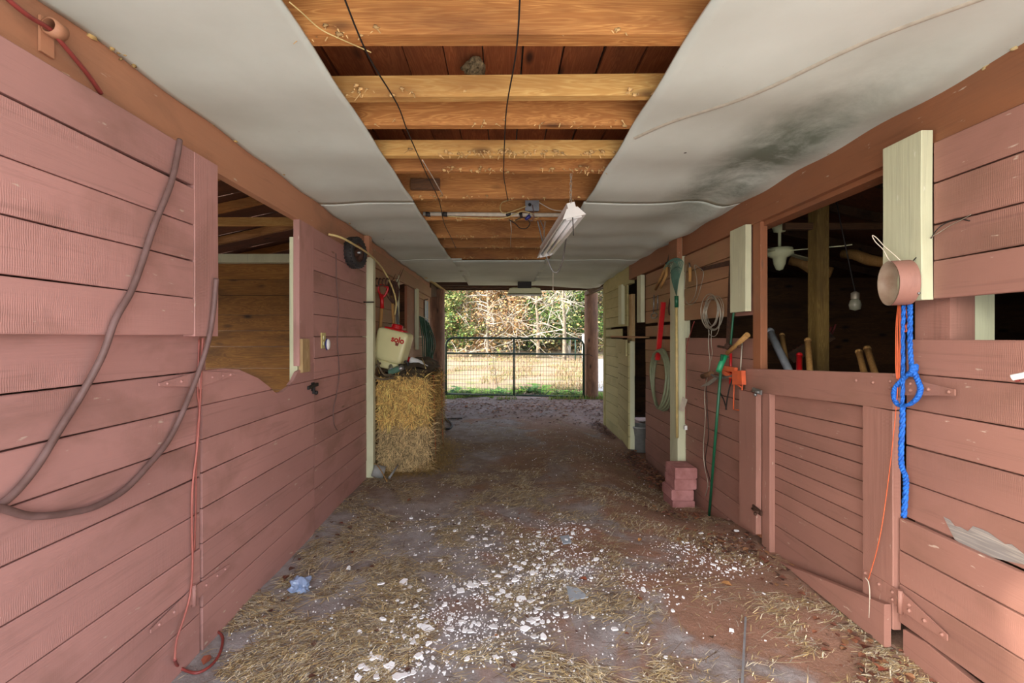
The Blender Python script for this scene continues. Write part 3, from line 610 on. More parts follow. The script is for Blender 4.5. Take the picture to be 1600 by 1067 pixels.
# thin cords beside the half door hinge
rope('thin_rope', 'thin pinkish rope hanging beside the half door hinge down to the ground', 'rope',
     [L_(317, 528, .03), L_(315, 570, .02), L_(312, 640, .015), L_(308, 700, .014), L_(301, 760, .016), L_(300, 820, .018), L_(301, 880, .02), L_(297, 930, .022), L_(286, 970, .03), L_(276, 1000, .03), L_(273, 1030, .05)], .0042, M['cordp'])
g1 = [L_(273, 1030, .05), GF(280, 1050)+Vector((0,0,.02)), GF(305, 1055)+Vector((0,0,.01)), GF(325, 1046)+Vector((0,0,.008)), GF(340, 1030)+Vector((0,0,.008)), GF(347, 1012)+Vector((0,0,.01)), GF(346, 996)+Vector((0,0,.012)), GF(330, 985)+Vector((0,0,.012)), GF(318, 986)+Vector((0,0,.01))]
rope('air_hose', 'dark red hose curled on the straw by the foot of the left wall', 'hose', g1, .006, M['redc'])
rope('thin_rope', 'slim pink painted line stapled next to the half door edge', 'rope', [L_(311, 530, .006), L_(309, 610, .008), L_(311, 640, .008), L_(307, 700, .008), L_(306, 780, .008), L_(304, 860, .008)], .0035, M['cordp'])
# red cable through a bracket on the header
t = thing('cable_bracket', 'pink painted pipe bracket on the header carrying a red cable', 'bracket', L_(86, 46, 0))
c = L_(86, 46, .028); mb = MB(); mb.lathe(c, [(.020, -.02), (.025, -.02), (.025, .02), (.020, .02), (.020, -.02)], (0,1,.0), 18); mb.build('ring', M['header'], t)
mb = MB(); mb.box(c+Vector((-.03,-.02,-.075)), c+Vector((-.022,.02,.03))); mb.build('plate', M['header'], t)
rope('red_cable', 'red cable running along the header down behind the top board', 'cable', [L_(-5, -22, .03), L_(14, 0, .03), L_(45, 25, .03), L_(80, 47, .03), L_(95, 65, .028), L_(120, 95, .02), L_(140, 120, .012), L_(158, 146, .004)], .007, M['redc'])
# outlet with a plug-in freshener, thin wire, latch
t = thing('wall_outlet', 'cream wall outlet plate screwed on the pink boards', 'outlet', L_(505, 532, 0))
mb = MB(); c = L_(505, 532, .004); mb.box(c+Vector((-.004,-.038,-.058)), c+Vector((.004,.038,.058))); mb.build('plate', M['cream'], t)
for dz in (-.022, .022):
    mb = MB(); mb.lathe(c+Vector((.004,0,dz)), [(.0,.0), (.016,.0), (.015,.003), (.0,.003)], (1,0,0), 12); mb.build('socket', M['lampy'], t)
t = thing('plug_in_freshener', 'white and blue oval plug-in on the cream outlet', 'air freshener', L_(513, 538, 0.02))
mb = MB(); c = L_(513, 538, .03); mb.blob(c, .03, 12, 8, 0, (.45, .85, 1.4)); mb.build('body', M['white'], t)
mb = MB(); mb.blob(c+Vector((-.010,0,0)), .031, 12, 8, 0, (.3, .9, 1.45)); mb.build('back_shell', M['navy'], t)
rope('thin_wire', 'thin dark wire hanging down the pink wall past the outlet', 'wire', [L_(525, 396, .006), L_(526, 440, .008), L_(529, 485, .008), L_(527, 530, .008), L_(530, 580, .008), L_(526, 615, .008), L_(521, 640, .008), L_(522, 662, .008), L_(527, 672, .008)], .0035, M['cable'])
t = thing('door_latch', 'small black barrel latch on the wavy half door', 'latch', L_(490, 605, 0))
mb = MB(); c = L_(490, 604, .012); mb.bar(c+Vector((0,-.09,.0)), c+Vector((0,.07,.01)), .014, .022); mb.build('bolt', M['iron'], t)
mb = MB(); mb.bar(c+Vector((-.006,0,-.03)), c+Vector((-.006,0,.03)), .05, .006, up=(1,0,0)); mb.blob(c+Vector((.01,.02,-.045)), .016, 8, 6, .1); mb.bar(c+Vector((0,.0,-.05)), c+Vector((0,.0,0)), .012, .02, up=(1,0,0)); mb.build('plate', M['iron'], t)
# wheel on the wall
wc = Vector((-1.285, 3.98, H+131/F*3.98)); t = thing('small_wheel', 'small black pneumatic wheel hung high on the left wall', 'wheel', wc-Vector((0,0,.135)))
wax = Vector((1, -.25, 0)).normalized()
mb = MB(); pr = [(.078,-.03), (.085,-.042), (.11,-.046), (.127,-.036), (.134,-.02), (.136,0), (.134,.02), (.127,.036), (.11,.046), (.085,.042), (.078,.03)]
mb.lathe(wc, pr, wax, 30)
mb.build('tyre', M['black'], t)
mb = MB()
u = wax.orthogonal().normalized(); v = wax.cross(u)
for k in range(26):
    a = 2*math.pi*k/26; d = u*math.cos(a)+v*math.sin(a); tg = wax*.9+ (u*-math.sin(a)+v*math.cos(a))*.35
    for sd in (-.022, .022): mb.bar(wc+d*.132+wax*sd-tg*.013, wc+d*.132+wax*sd+tg*.013, .014, .012, up=d)
mb.build('tread', M['black'], t)
mb = MB(); mb.lathe(wc, [(.0,.02), (.02,.03), (.03,.012), (.055,.012), (.066,.03), (.079,.036), (.079,-.036), (.066,-.03), (.0,-.02)], wax, 20); mb.build('rim', M['rust'], t)
mb = MB(); mb.tube([wc-wax*.07, wc+wax*.055], .012, 10); mb.build('axle', M['steel'], t)
# bowed pale rod
br = [L_(513, 366, .03), L_(530, 370, .10), L_(548, 379, .15), L_(575, 396, .16)]+[A_(595, 416, 4.70), A_(608, 438, 4.85), A_(616, 458, 4.95), A_(619, 475, 5.0), A_(617, 492, 5.0)]
rope('bowed_rod', 'pale flexible rod bowed in an arc from the left wall to the tools', 'rod', br, .009, M['gold'], seg=8)
# tools hanging behind the sprayer
def handle_tool(name, label, cat, px0, py0, px1, py1, Y, r=.016, mat='handle'):
    t = thing(name, label, cat, A_(px1, py1, Y)); mb = MB(); mb.tube([A_(px0, py0, Y), A_((px0+px1)/2+.5, (py0+py1)/2, Y), A_(px1, py1, Y)], r, 10); mb.build('shaft', M[mat], t); return t
Yt = 4.92
t = handle_tool('garden_fork', 'upturned garden tool with a red grip and grey shaft', 'garden tool', 597, 474, 590, 560, Yt, .018, 'handle')
mb = MB(); mb.tube([A_(597, 482, Yt), A_(597, 470, Yt), A_(595, 460, Yt)], [.022, .02, .024], 12); mb.tube(curve([A_(595, 462, Yt), A_(591, 452, Yt), A_(593, 446, Yt), A_(600, 446, Yt), A_(606, 450, Yt), A_(603, 459, Yt), A_(599, 464, Yt)], 5), .013, 8); mb.build('grip', M['red'], t)
t = handle_tool('claw_rake', 'rusty short toothed rake hung tines up beside the red grip', 'rake', 586, 449, 584, 560, 4.86, .012, 'handle')
mb = MB()
for k in range(6):
    x = 576+k*5.5; mb.tube(curve([A_(x, 447, 4.80), A_(x-1, 441, 4.80), A_(x+1, 435, 4.78), A_(x+4, 436+k % 2, 4.74)], 4), [.007]*12+[.003], 6)
mb.tube([A_(574, 447, 4.80), A_(606, 446, 4.80)], .008, 6); mb.build('tines', M['rust'], t)
t = handle_tool('pitch_fork', 'pitchfork with curved pale tines hung head up behind the bowed rod', 'pitchfork', 613, 462, 616, 560, 5.05, .016, 'handle')
mb = MB()
for k, (ax_, bx_, by_) in enumerate(((604, 609, 433), (609, 618, 428), (614, 627, 421), (618, 631, 419))):
    mb.tube(curve([A_(614, 474, 5.02), A_(ax_, 460, 5.0), A_(ax_+2, 445, 4.96), A_(bx_, by_, 4.86)], 5), [.008]*8+[.007,.006,.005,.005,.004,.004,.003,.002], 6)
mb.build('tines', M['rust'], t)
t = handle_tool('long_shovel', 'grey shafted shovel leaning behind the sprayer, blade up', 'shovel', 619, 478, 627, 560, 5.1, .017, 'steel')
mb = MB(); p = [A_(606, 442, 5.12), A_(611, 438, 5.12), A_(620, 440, 5.12), A_(624, 452, 5.12), A_(622, 468, 5.12), A_(618, 478, 5.12), A_(612, 470, 5.12), A_(606, 456, 5.12)]; mb.prism(p, (0,.012,0)); mb.build('blade', M['rust'], t)
# green hose coil and metal strip near the far left post
t = thing('green_hose_coil', 'dark green garden hose hung in long loops near the far left post', 'hose', L_(661, 572, .06))
mb = MB()
for k in range(9):
    y = 7.15+k*.085; a = Vector((XL+.05+.012*(k % 3), y, 1.72-.01*k)); b = .78+.07*math.sin(k*2.1)
    mb.tube(curve([a+Vector((0,-.02,0)), a+Vector((.05+.01*k,-.07-.02*(k%3),-.35)), a+Vector((.06,-.05-.02*(k%2),-b+.1)), a+Vector((.06,.05,-b)), a+Vector((.05,.12,-b+.1)), a+Vector((.05,.10,-.35)), a+Vector((0,.03,0))], 6), .010, 6)
mb.build('coil', M['greenh'], t)
mb = MB(); mb.tube(curve([(XL-.01, 7.12, 1.74), (XL+.07, 7.45, 1.71), (XL+.07, 7.9, 1.70)], 4), .008, 6); mb.build('hook', M['lead'], t)
t = thing('metal_strip', 'narrow grey metal strip hanging on the far end of the left wall', 'metal strip', (XL+.05, 8.0, 1.45)); mb = MB()
mb.box((XL+.02, 7.78, 1.50), (XL+.03, 7.95, 2.02)); mb.box((XL+.02, 7.94, 1.50), (XL+.05, 7.95, 2.02)); mb.build('strip', M['galv'], t); mb = MB(); mb.tube([(XL-.01, 7.86, 2.03), (XL+.06, 7.86, 2.05)], .008, 6); mb.build('nail', M['iron'], t)
rope('white_sheet_roll', 'pale plastic strip hanging below the green hose', 'plastic strip', [(XL+.04, 7.95, 1.5), (XL+.08, 7.95, 1.2), (XL+.10, 7.9, .95)], [.01]*7+[.03]*6, M['galv'])

# ---- hay bales
bx0, bx1, by0, by1 = -1.305, -.755, 4.70, 5.92
def bale(label, z0, z1, tone, seed, sx=0):
    t = thing('hay_bale', label, 'hay bale', ((bx0+bx1)/2, (by0+by1)/2, z0), 'hay bales stacked against the left wall'); rr = random.Random(seed)
    mb = MB(); n = 16; vs = []; fs = []
    def P(x, y, z):
        j = Vector((noise.noise((x*7, y*7, z*7+seed)), noise.noise((x*7+9, y*7, z*7)), noise.noise((x*7, y*7+9, z*7))))*.03
        return Vector((bx0+.02+(bx1-bx0-.04)*x+sx, by0+.02+(by1-by0-.04)*y, z0+(z1-z0)*z))+j
    def face(fn):
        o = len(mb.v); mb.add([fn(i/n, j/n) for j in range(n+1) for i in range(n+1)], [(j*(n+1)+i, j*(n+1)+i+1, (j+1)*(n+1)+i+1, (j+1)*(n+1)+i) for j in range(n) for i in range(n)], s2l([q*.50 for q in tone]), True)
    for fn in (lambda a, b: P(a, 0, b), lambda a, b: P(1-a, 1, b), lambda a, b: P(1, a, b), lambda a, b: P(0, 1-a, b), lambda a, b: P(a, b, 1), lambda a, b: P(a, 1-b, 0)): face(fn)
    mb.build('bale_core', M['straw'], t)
    mb = MB()
    for k in range(6500):
        f = rr.random(); x, y, z = rr.random(), rr.random(), rr.random()
        if f < .5: y = 0; nrm = Vector((0,-1,0))
        elif f < .8: x = 1; nrm = Vector((1,0,0))
        elif f < .95: z = 1; nrm = Vector((0,0,1))
        else: x = 0; nrm = Vector((-1,0,0))
        p = P(x, y, z); L = rr.uniform(.04, .16); d = Vector((rr.gauss(0,.6), rr.gauss(0,.6), rr.gauss(-.6,.9)))
        if nrm.z: d.z = rr.gauss(0,.25)
        d = (d-nrm*d.dot(nrm)*.75).normalized(); wd = Vector(d.cross(nrm)).normalized()*rr.uniform(.0015, .0036)
        m1 = p+d*L*.5+nrm*rr.uniform(.008, .03); e = p+d*L+nrm*rr.uniform(-.01, .035)+Vector((0,0,-.02*rr.random()))
        q = rr.choice((.35,.6,.85,1,1.2,1.5)); c = tuple(min(1, v*q) for v in s2l(tone)[:3])+(1,)
        if e.z < .012: e.z = .012
        mb.add([p-wd, p+wd, m1+wd, m1-wd, e], [(0,1,2,3), (3,2,4)], c)
    o = mb.build('straw', M['straw'], t); o['kind'] = 'stuff'
    for yy in (by0+.3, by1-.3): mb = MB(); mb.tube([(bx0+sx-.0, yy, z1), (bx1+sx, yy, z1+.004), (bx1+sx+.012, yy, z0+.02)], .003, 5); mb.build('twine', M['orange'], t)
bale('golden upper hay bale carrying the folded canvas and the sprayer', .50, .97, (236,192,112), 3)
bale('greyer lower hay bale standing on the dirt under the golden one', -.03, .49, (200,172,122), 5, .012)
# loose hay round the bale
mb = MB(); rr = random.Random(12)
for k in range(3000):
    a = rr.random()
    x = bx1+abs(rr.gauss(0, .13)); y = by0+rr.uniform(-.02, 1.2)
    if a < .3: x = rr.uniform(bx0, bx1+.1); y = by0-abs(rr.gauss(0, .08))
    h = max(0, .16-(abs(x-bx1)+max(0, by0-y))*.7)*rr.random(); p = Vector((x, y, floor_z(x, y)+.004+h)); d = Vector((rr.gauss(0,1), rr.gauss(0,1), rr.gauss(-.1,.2))).normalized()
    L = rr.uniform(.04, .13); s_ = d.cross(Vector((0,0,1))).normalized()*rr.uniform(.001, .0025); e = p+d*L; e.z = max(e.z, floor_z(e.x, e.y)+.003); q = rr.uniform(.7, 1.3)
    mb.add([p-s_, p+s_, e+s_*.4, e-s_*.4], [(0,1,2,3)], tuple(min(1, v*q) for v in s2l((190,156,92))[:3])+(1,))
solo('loose_hay', 'loose golden hay fallen round the foot of the bales', 'hay', mb, M['straw'], kind='stuff')
# canvas, folded
t = thing('folded_canvas', 'brown canvas folded in thick layers on the hay bales', 'canvas', (-1.03, 5.1, .98))
def fold(x0, x1, y0, y1, z, th, seed, mat='canvas', droop=.06):
    mb = MB(); nx, ny = 22, 14; vs = []
    for s_ in (1, -1):
        for j in range(ny+1):
            for i in range(nx+1):
                u, v = i/nx, j/ny; e = 1-max(abs(2*u-1)**6, abs(2*v-1)**8); x = x0+(x1-x0)*u+.012*noise.noise((u*4, v*4, seed)); y = y0+(y1-y0)*v+.03*noise.noise((u*3, v*3, seed+3))
                zz = z+.022*noise.noise((u*3+seed, v*5, 0))+.010*math.sin(v*22+u*5+seed)-droop*max(0, u-.72)**1.2*2-droop*.5*max(0, .15-v)*3+s_*th/2*math.sqrt(max(e, .0))
                vs.append((x, y, zz))
    W1 = nx+1; o = W1*(ny+1); fs = []
    for j in range(ny):
        for i in range(nx): a = j*W1+i; fs.append((a, a+1, a+1+W1, a+W1)); fs.append((o+a, o+a+W1, o+a+1+W1, o+a+1))
    for i in range(nx): fs += [(i, o+i, o+i+1, i+1), (ny*W1+i, ny*W1+i+1, o+ny*W1+i+1, o+ny*W1+i)]
    for j in range(ny): a = j*W1; fs += [(a, a+W1, o+a+W1, o+a), (a+nx, o+a+nx, o+a+nx+W1, a+nx+W1)]
    mb.add(vs, fs, None, True); return mb.build('fold', M[mat], t)
fold(-1.28, -.80, 4.66, 5.7, 1.015, .05, 1); fold(-1.25, -.78, 4.68, 5.75, 1.055, .04, 2); fold(-1.20, -.80, 4.72, 5.8, 1.092, .034, 3); fold(-1.12, -.82, 4.9, 5.8, 1.122, .026, 4, droop=.09)
# hanging corner and strap
mb = MB(); mb.tube(curve([(-1.25,4.66,1.13), (-1.29,4.60,1.08), (-1.28,4.57,1.0), (-1.20,4.58,.97), (-1.10,4.60,.985)], 6), .012, 6); mb.tube(curve([(-1.27,4.63,1.16), (-1.24,4.58,1.10), (-1.19,4.58,1.02), (-1.12,4.6,1.02)], 6), .010, 6); mb.build('strap', M['canvas'], t)
mb = MB(); mb.tube(curve([(-.92,5.2,1.155), (-.86,4.95,1.13), (-.80,4.75,1.07)], 6), .006, 6); mb.build('cord', M['gold'], t)
# ---- backpack sprayer
sp_c = A_(614, 540, 4.80); t = thing('backpack_sprayer', 'cream backpack sprayer tank with red cap tilted on the folded canvas', 'sprayer', sp_c-Vector((0,0,.26)))
from mathutils import Matrix
rot = Matrix.Rotation(math.radians(13), 3, 'Y')@Matrix.Rotation(math.radians(-12), 3, 'Z')
def sp(x, y, z): return sp_c+(rot@Vector((x, y, z)))
rotm = rot
def rbox(mb, hx, hy, zlo, zhi, r, topk=1.0, botk=1.0, n=8, col=None):
    vs = []; fs = []; lev = []
    st = [(zlo, .0), (zlo, .8), (zlo+r*.3, .95), (zlo+r, 1)]+[(zlo+r+(zhi-zlo-2*r)*k/5, 1) for k in range(1, 5)]+[(zhi-r, 1), (zhi-r*.3, .95), (zhi, .8), (zhi, 0)]
    m = 32
    for z, k in st:
        f = (z-zlo)/(zhi-zlo); kk = botk+(topk-botk)*f
        for i in range(m):
            a = 2*math.pi*i/m; ca, sa = math.cos(a), math.sin(a); e = .28
            x = math.copysign(abs(ca)**e, ca)*hx*kk*k; y = math.copysign(abs(sa)**e, sa)*hy*k; vs.append(sp(x, y, z))
    for j in range(len(st)-1):
        for i in range(m): fs.append((j*m+i, j*m+(i+1) % m, (j+1)*m+(i+1) % m, (j+1)*m+i))
    mb.add(vs, fs, col, True)
mb = MB(); rbox(mb, .175, .10, -.17, .165, .05, 1.02, .94); mb.build('tank', M['tank'], t)
mb = MB(); rbox(mb, .11, .085, -.245, -.168, .015, 1.25, .9); mb.build('tank_foot', M['tank'], t)
mb = MB(); rbox(mb, .115, .075, .158, .185, .01); c_ = sp(-.0, 0, .185); mb.lathe(c_, [(.0,.045), (.05,.045), (.055,.03), (.062,.0)], rot@Vector((0,0,1)), 20)
for k in range(14):
    a = k*2*math.pi/14; d = rot@Vector((math.cos(a), math.sin(a), 0)); mb.bar(c_+d*.058, c_+d*.056+(rot@Vector((0,0,.035))), .008, .008, up=d)
mb.build('cap', M['red'], t)
mb = MB(); mb.tube(curve([sp(.06,-.05,-.19), sp(.07,-.09,-.21), sp(.10,-.13,-.235)], 5), .022, 12); mb.build('pump', M['steel'], t)
mb = MB(); mb.lathe(sp(.105,-.135,-.235), [(.0,-.02), (.028,-.02), (.03,.03), (.0,.035)], rot@Vector((.7,-.7,-.1)), 16); mb.build('pump_cap', M['grey'], t)
mb = MB(); mb.tube(curve([sp(.12,-.02,-.18), sp(.16,-.05,-.17), sp(.20,-.02,-.21), sp(.21,.02,-.25)], 6), .013, 8); mb.tube(curve([sp(.10,.02,-.16), sp(.19,.0,-.13), sp(.22,.03,-.2)], 6), .012, 8); mb.build('hose', M['black'], t)
# the printed word on the tank, flat lettering
def lettering(name, txt, size, loc, zrot, mat, parent, tilt=None, ext=.0004):
    cu = bpy.data.curves.new(name, 'FONT'); cu.body = txt; cu.size = size; cu.extrude = ext; cu.align_x = 'CENTER'; cu.align_y = 'CENTER'; cu.offset = size*.035
    o_ = bpy.data.objects.new(name, cu); COL.objects.link(o_); bpy.context.view_layer.update()
    me = bpy.data.meshes.new_from_object(o_.evaluated_get(bpy.context.evaluated_depsgraph_get())); bpy.data.objects.remove(o_); me.materials.clear(); me.materials.append(mat); o = bpy.data.objects.new(name, me); COL.objects.link(o)
    m = (rot.to_4x4() if tilt is None else tilt)@Matrix.Rotation(math.pi/2, 4, 'X')
    o.rotation_euler = m.to_euler(); o.location = Vector(loc)-wloc(parent); o.parent = parent; return o
lettering('lettering', 'solo', .085, sp(.085, -.1015, .075), 0, M['red'], t)
mb = MB(); mb.prism([sp(.065,-.1005,.045), sp(.105,-.1005,.045), sp(.10,-.1005,.015), sp(.07,-.1005,.015)], rot@Vector((0,-.0006,0))); mb.build('emblem', M['redc'], t)
# bottles beside the sprayer
t = thing('spray_can', 'green can lying on the canvas in front of the sprayer', 'can', (-1.07, 4.66, 1.10))
a = A_(608, 582, 4.62); b = A_(630, 574, 4.60); mb = MB(); d = (b-a).normalized(); Lb = (b-a).length
mb.lathe(a, [(0,0), (.028,0), (.03,.01), (.03,Lb*.7), (.026,Lb*.76)], d, 16); mb.build('body', M['teal'], t)
mb = MB(); mb.lathe(a, [(.027,Lb*.76), (.027,Lb), (0,Lb+.003)], d, 16); mb.build('cap', M['steel'], t)
t = thing('white_bottle', 'white plastic bottle lying on the canvas behind the sprayer', 'bottle', A_(650, 572, 4.95)-Vector((0,0,.03)))
a = A_(640, 562, 4.95); b = A_(668, 573, 4.98); d = (b-a).normalized(); Lb = (b-a).length; mb = MB(); mb.lathe(a, [(0,0), (.03,0), (.04,.015), (.04,Lb*.6), (.018,Lb*.85), (.016,Lb)], d, 16); mb.build('body', M['white'], t)
mb = MB(); mb.lathe(a, [(0,-.03), (.03,-.03), (.03,0)], d, 12); mb.build('cap', M['red'], t)
# scoop by the post
t = thing('plastic_scoop', 'grey plastic scoop lying by the foot of the pale post', 'scoop', GF(590, 748)); c = GF(592, 747)+Vector((0,0,.065))
ax_ = Vector((.75, .2, -.25)).normalized(); mb = MB(); mb.lathe(c-ax_*.06, [(0,0), (.055,0), (.06,.01), (.065,.11), (.06,.11), (.053,.012), (0,.01)], ax_, 20); mb.build('bowl', M['grey'], t)
mb = MB(); mb.tube([GF(608, 750)+Vector((0,0,.02)), GF(622, 742)+Vector((0,0,.10))], [.012, .009], 8); mb.build('handle', M['grey'], t)
rope('bent_stick', 'thin pale stick across the grey scoop', 'stick', [GF(577, 742)+Vector((0,0,.12)), GF(590, 748)+Vector((0,0,.13)), GF(605, 756)+Vector((0,0,.02))], .004, M['handle'])
rope('black_hose', 'black hose end curled on the dirt beyond the hay bales', 'hose', [GF(690, 653)+Vector((0,0,.02)), GF(700, 658)+Vector((0,0,.02)), GF(706, 667)+Vector((0,0,.02)), GF(700, 672)+Vector((0,0,.02)), GF(688, 669)+Vector((0,0,.02))]+[], .016, M['black'])
rope('black_pipe', 'short black pipe lying past the hay on the dirt', 'pipe', [GF(694, 656)+Vector((0,0,.016)), GF(722, 655)+Vector((0,0,.016))], .013, M['black'])

# ---- right wall hangings
# feeder ring of plastic pipe
rc = Vector((1.635, 1.88, H+84/F*1.88)); rax = Vector((.955, -.30, .03)).normalized()
t = thing('pipe_ring', 'pink painted plastic pipe ring wired beside the pale board', 'pipe ring', rc-Vector((0,0,.09)))
mb = MB(); mb.lathe(rc, [(.092,-.034), (.092,.034)], rax, 40, sx=1.0); mb.build('outer_face', M['pinkrz'], t)
mb = MB(); mb.lathe(rc, [(.0915,.034), (.086,.034), (.086,-.034), (.0918,-.0345)], rax, 40); mb.build('inner_face', plain('pipe_inside', (176,160,140), .6, c2=(130,104,84), sc=7), t)
mb = MB(); mb.tube(curve([rc+Vector((.012,.02,.083)), rc+Vector((.006,-.03,.07)), rc+Vector((.0,-.045,.02)), rc+Vector((-.004,-.05,-.02))], 6), .006, 8); mb.build('rope_end', M['navy'], t)
mb = MB(); mb.blob(rc+Vector((.01,-.082,-.05)), .006, 8, 5, 0); mb.build('screw', M['steel'], t)
rope('wire_loop', 'pale twisted wire loop sticking up from the pipe ring', 'wire', [A_(1407, 407, 1.84), A_(1395, 396, 1.84), A_(1382, 385, 1.84), A_(1370, 372, 1.84), A_(1363, 368, 1.84), A_(1368, 378, 1.84), A_(1380, 390, 1.84), A_(1387, 403, 1.84), A_(1391, 408, 1.85)], .0016, M['twine'])
rope('tie_wire', 'dark wire tying the pipe ring back to the pink boards', 'wire', [A_(1427, 407, 1.86), A_(1440, 393, 1.87), A_(1452, 376, 1.85), R_(1463, 360, .06), R_(1475, 350, .05), R_(1495, 342, .045), R_(1515, 345, .045)], .002, M['iron'])
rope('tie_wire', 'light wire end lying against the upper pink boards beside the ring', 'wire', [R_(1452, 372, .10), R_(1466, 364, .06), R_(1485, 352, .046), R_(1505, 342, .046), R_(1517, 335, .046)], .0014, M['lead'])
# ropes
def rp(px, py, d=.085): return R_(px, py, d)
t = thing('blue_rope', 'blue rope with a knotted eye loop hanging from the pipe ring', 'rope', rp(1412, 812))
def braid(pts, r):
    P = curve(pts, 14); mb = MB(); 
    for s_ in range(3):
        Q = []
        for i, p in enumerate(P):
            a = i*.55+s_*2.094; Q.append(p+Vector((math.sin(a)*.55*r, math.cos(a)*.55*r, 0)))
        mb.tube(Q, r*.62, 6)
    return mb
braid([rp(1422, 476, .11), rp(1422, 500), rp(1422, 540), rp(1424, 570), rp(1426, 580)], .0085).build('strand', M['blue'], t)
braid([rp(1412, 477, .11), rp(1411, 520), rp(1411, 580), rp(1410, 632)], .007).build('strand', M['blue'], t)
braid([rp(1427, 578), rp(1433, 592), rp(1438, 607), rp(1433, 622), rp(1420, 632), rp(1404, 633), rp(1397, 620), rp(1399, 606), rp(1409, 594), rp(1420, 584), rp(1427, 578)], .0095).build('eye_loop', M['blue'], t)
mb = braid([rp(1421, 586), rp(1427, 579), rp(1428, 571)], .014); mb.build('knot', M['blue'], t)
braid([rp(1410, 632), rp(1410, 660), rp(1408, 700), rp(1409, 728), rp(1415, 746), rp(1415, 770), rp(1412, 808)], .0095).build('tail', M['blue'], t)
t = thing('baler_twine', 'bundle of orange baler twine hanging beside the blue rope', 'twine', rp(1404, 590))
rr = random.Random(5)
for k in range(6):
    o = (k-2.5)*1.6; mb = MB(); mb.tube(curve([rp(1405+o*.4, 476, .10), rp(1404+o+rr.uniform(-1,1), 505), rp(1404+o*1.2+rr.uniform(-1,1), 540), rp(1403+o+rr.uniform(-1,1), 570), rp(1403+o*.5, 592)], 6), .0019, 5); mb.build('strand', M['orange'], t)
for k in range(2):
    o = k*3; mb = MB(); mb.tube(curve([rp(1415+o, 476, .10), rp(1417+o, 495), rp(1419-o, 512), rp(1414+o, 518), rp(1413, 500), rp(1414, 476, .1)], 6), .0018, 5); mb.build('strand', M['orange'], t)
rope('orange_string', 'single orange string slanting down the gate stile to the lower hinge', 'string', [rp(1404, 588), rp(1400, 640), rp(1395, 690), rp(1388, 750), rp(1379, 815), rp(1370, 860), rp(1360, 895), rp(1357, 905)], .0017, M['orange'])
rope('hinge_string', 'pale string hooked over the lower gate hinge', 'string', [rp(1352, 903), rp(1357, 910), rp(1359, 930), rp(1358, 965)], .002, M['twine'])
# wall ties
t = thing('insulator', 'white and pink electric fence insulator at the right edge', 'insulator', R_(1590, 592, .06)); a = R_(1578, 592, .07)
mb = MB(); mb.lathe(R_(1601, 586, .09), [(0,-.02), (.009,-.02), (.010,0), (.010,.03)], (-.5,.8,-.35), 14); mb.build('cap', M['white'], t)
mb = MB(); mb.lathe(R_(1592, 591, .085), [(.0105,0), (.0105,.010), (0,.012)], (-.5,.8,-.35), 14); mb.build('band', M['redc'], t)
# vertical pale post dangling tools ------------------------------------------
t = thing('loppers', 'long loppers with orange wooden handles hung near the ceiling', 'loppers', R_(1035, 452, .06))
p0 = R_(1042, 412, .07)
mb = MB(); mb.tube([p0, R_(1035, 430, .075), R_(1024, 452, .08)], [.016, .017, .016], 8); mb.build('handle', M['handle'], t)
mb = MB(); mb.tube([p0, R_(1041, 430, .09), R_(1032, 449, .10)], [.016, .017, .016], 8); mb.build('handle', M['handle'], t)
mb = MB(); mb.prism([R_(1041, 414, .06), R_(1044, 400, .06), R_(1048, 384, .06), R_(1051, 382, .06), R_(1048, 400, .06), R_(1046, 414, .06)], (.01,0,0)); mb.blob(p0, .02, 8, 6, 0); mb.build('blade', M['iron'], t)
t = thing('leaf_rake', 'metal leaf rake hung head up on the pale post with yellow handle', 'rake', R_(1058, 684, .10))
mb = MB(); mb.tube([R_(1057, 478, .115), R_(1057.5, 580, .11), R_(1058, 684, .10)], .013, 10); mb.build('handle', M['gold'], t)
mb = MB(); mb.tube([R_(1057, 480, .115), R_(1057, 462, .12)], .019, 10); mb.build('socket', M['green'], t)
mb = MB(); hd = R_(1057, 462, .12)
for k in range(15):
    a = math.radians(-30+60*k/14); L = .34; e = hd+Vector((0, math.sin(a)*L*.95, math.cos(a)*L)); m_ = hd+Vector((-.01, math.sin(a)*L*.5, math.cos(a)*L*.5)); mb.tube(curve([hd, m_, e, e+Vector((-.05, 0, .005)), e+Vector((-.06,0,-.02))], 4), .0032, 5)
for f in (.45, .8): mb.tube([hd+Vector((-.008, math.sin(math.radians(-30+60*k/8))*.34*f, math.cos(math.radians(-30+60*k/8))*.34*f)) for k in range(9)], .004, 5)
mb.build('tines', M['teal'], t)
# hooks, screwdriver
def oncord(): pass
t = thing('hand_tool', 'small tool with an orange wooden grip hanging right of the rake', 'hand tool', R_(1078, 440, .05)); mb = MB(); mb.tube([R_(1078, 440, .05), R_(1078, 418, .05)], [.013, .016], 10); mb.build('grip', M['handle'], t)
mb = MB(); mb.tube([R_(1078, 419, .05), R_(1077, 411, .045)], .006, 8); mb.build('ferrule', M['steel'], t)
t = thing('shackle_tool', 'thin steel clevis tool hanging left of the red bar', 'steel tool', R_(1023, 497, .05)); mb = MB(); mb.tube([R_(1022, 461, .05), R_(1021, 490, .05)], .007, 8); mb.tube([R_(1028, 461, .05), R_(1027, 484, .05)], .007, 8); mb.build('rod', M['steel'], t)
mb = MB(); c = R_(1022, 493, .05); mb.tube([c+Vector((0, math.cos(a_)*.10, math.sin(a_)*.03)) for a_ in [k*math.pi/8 for k in range(16)]], .007, 8, True); mb.build('loop', M['steel'], t)
t = thing('pliers', 'old pliers hanging right of the red bar', 'pliers', R_(1046, 492, .05)); c = R_(1047, 472, .05)
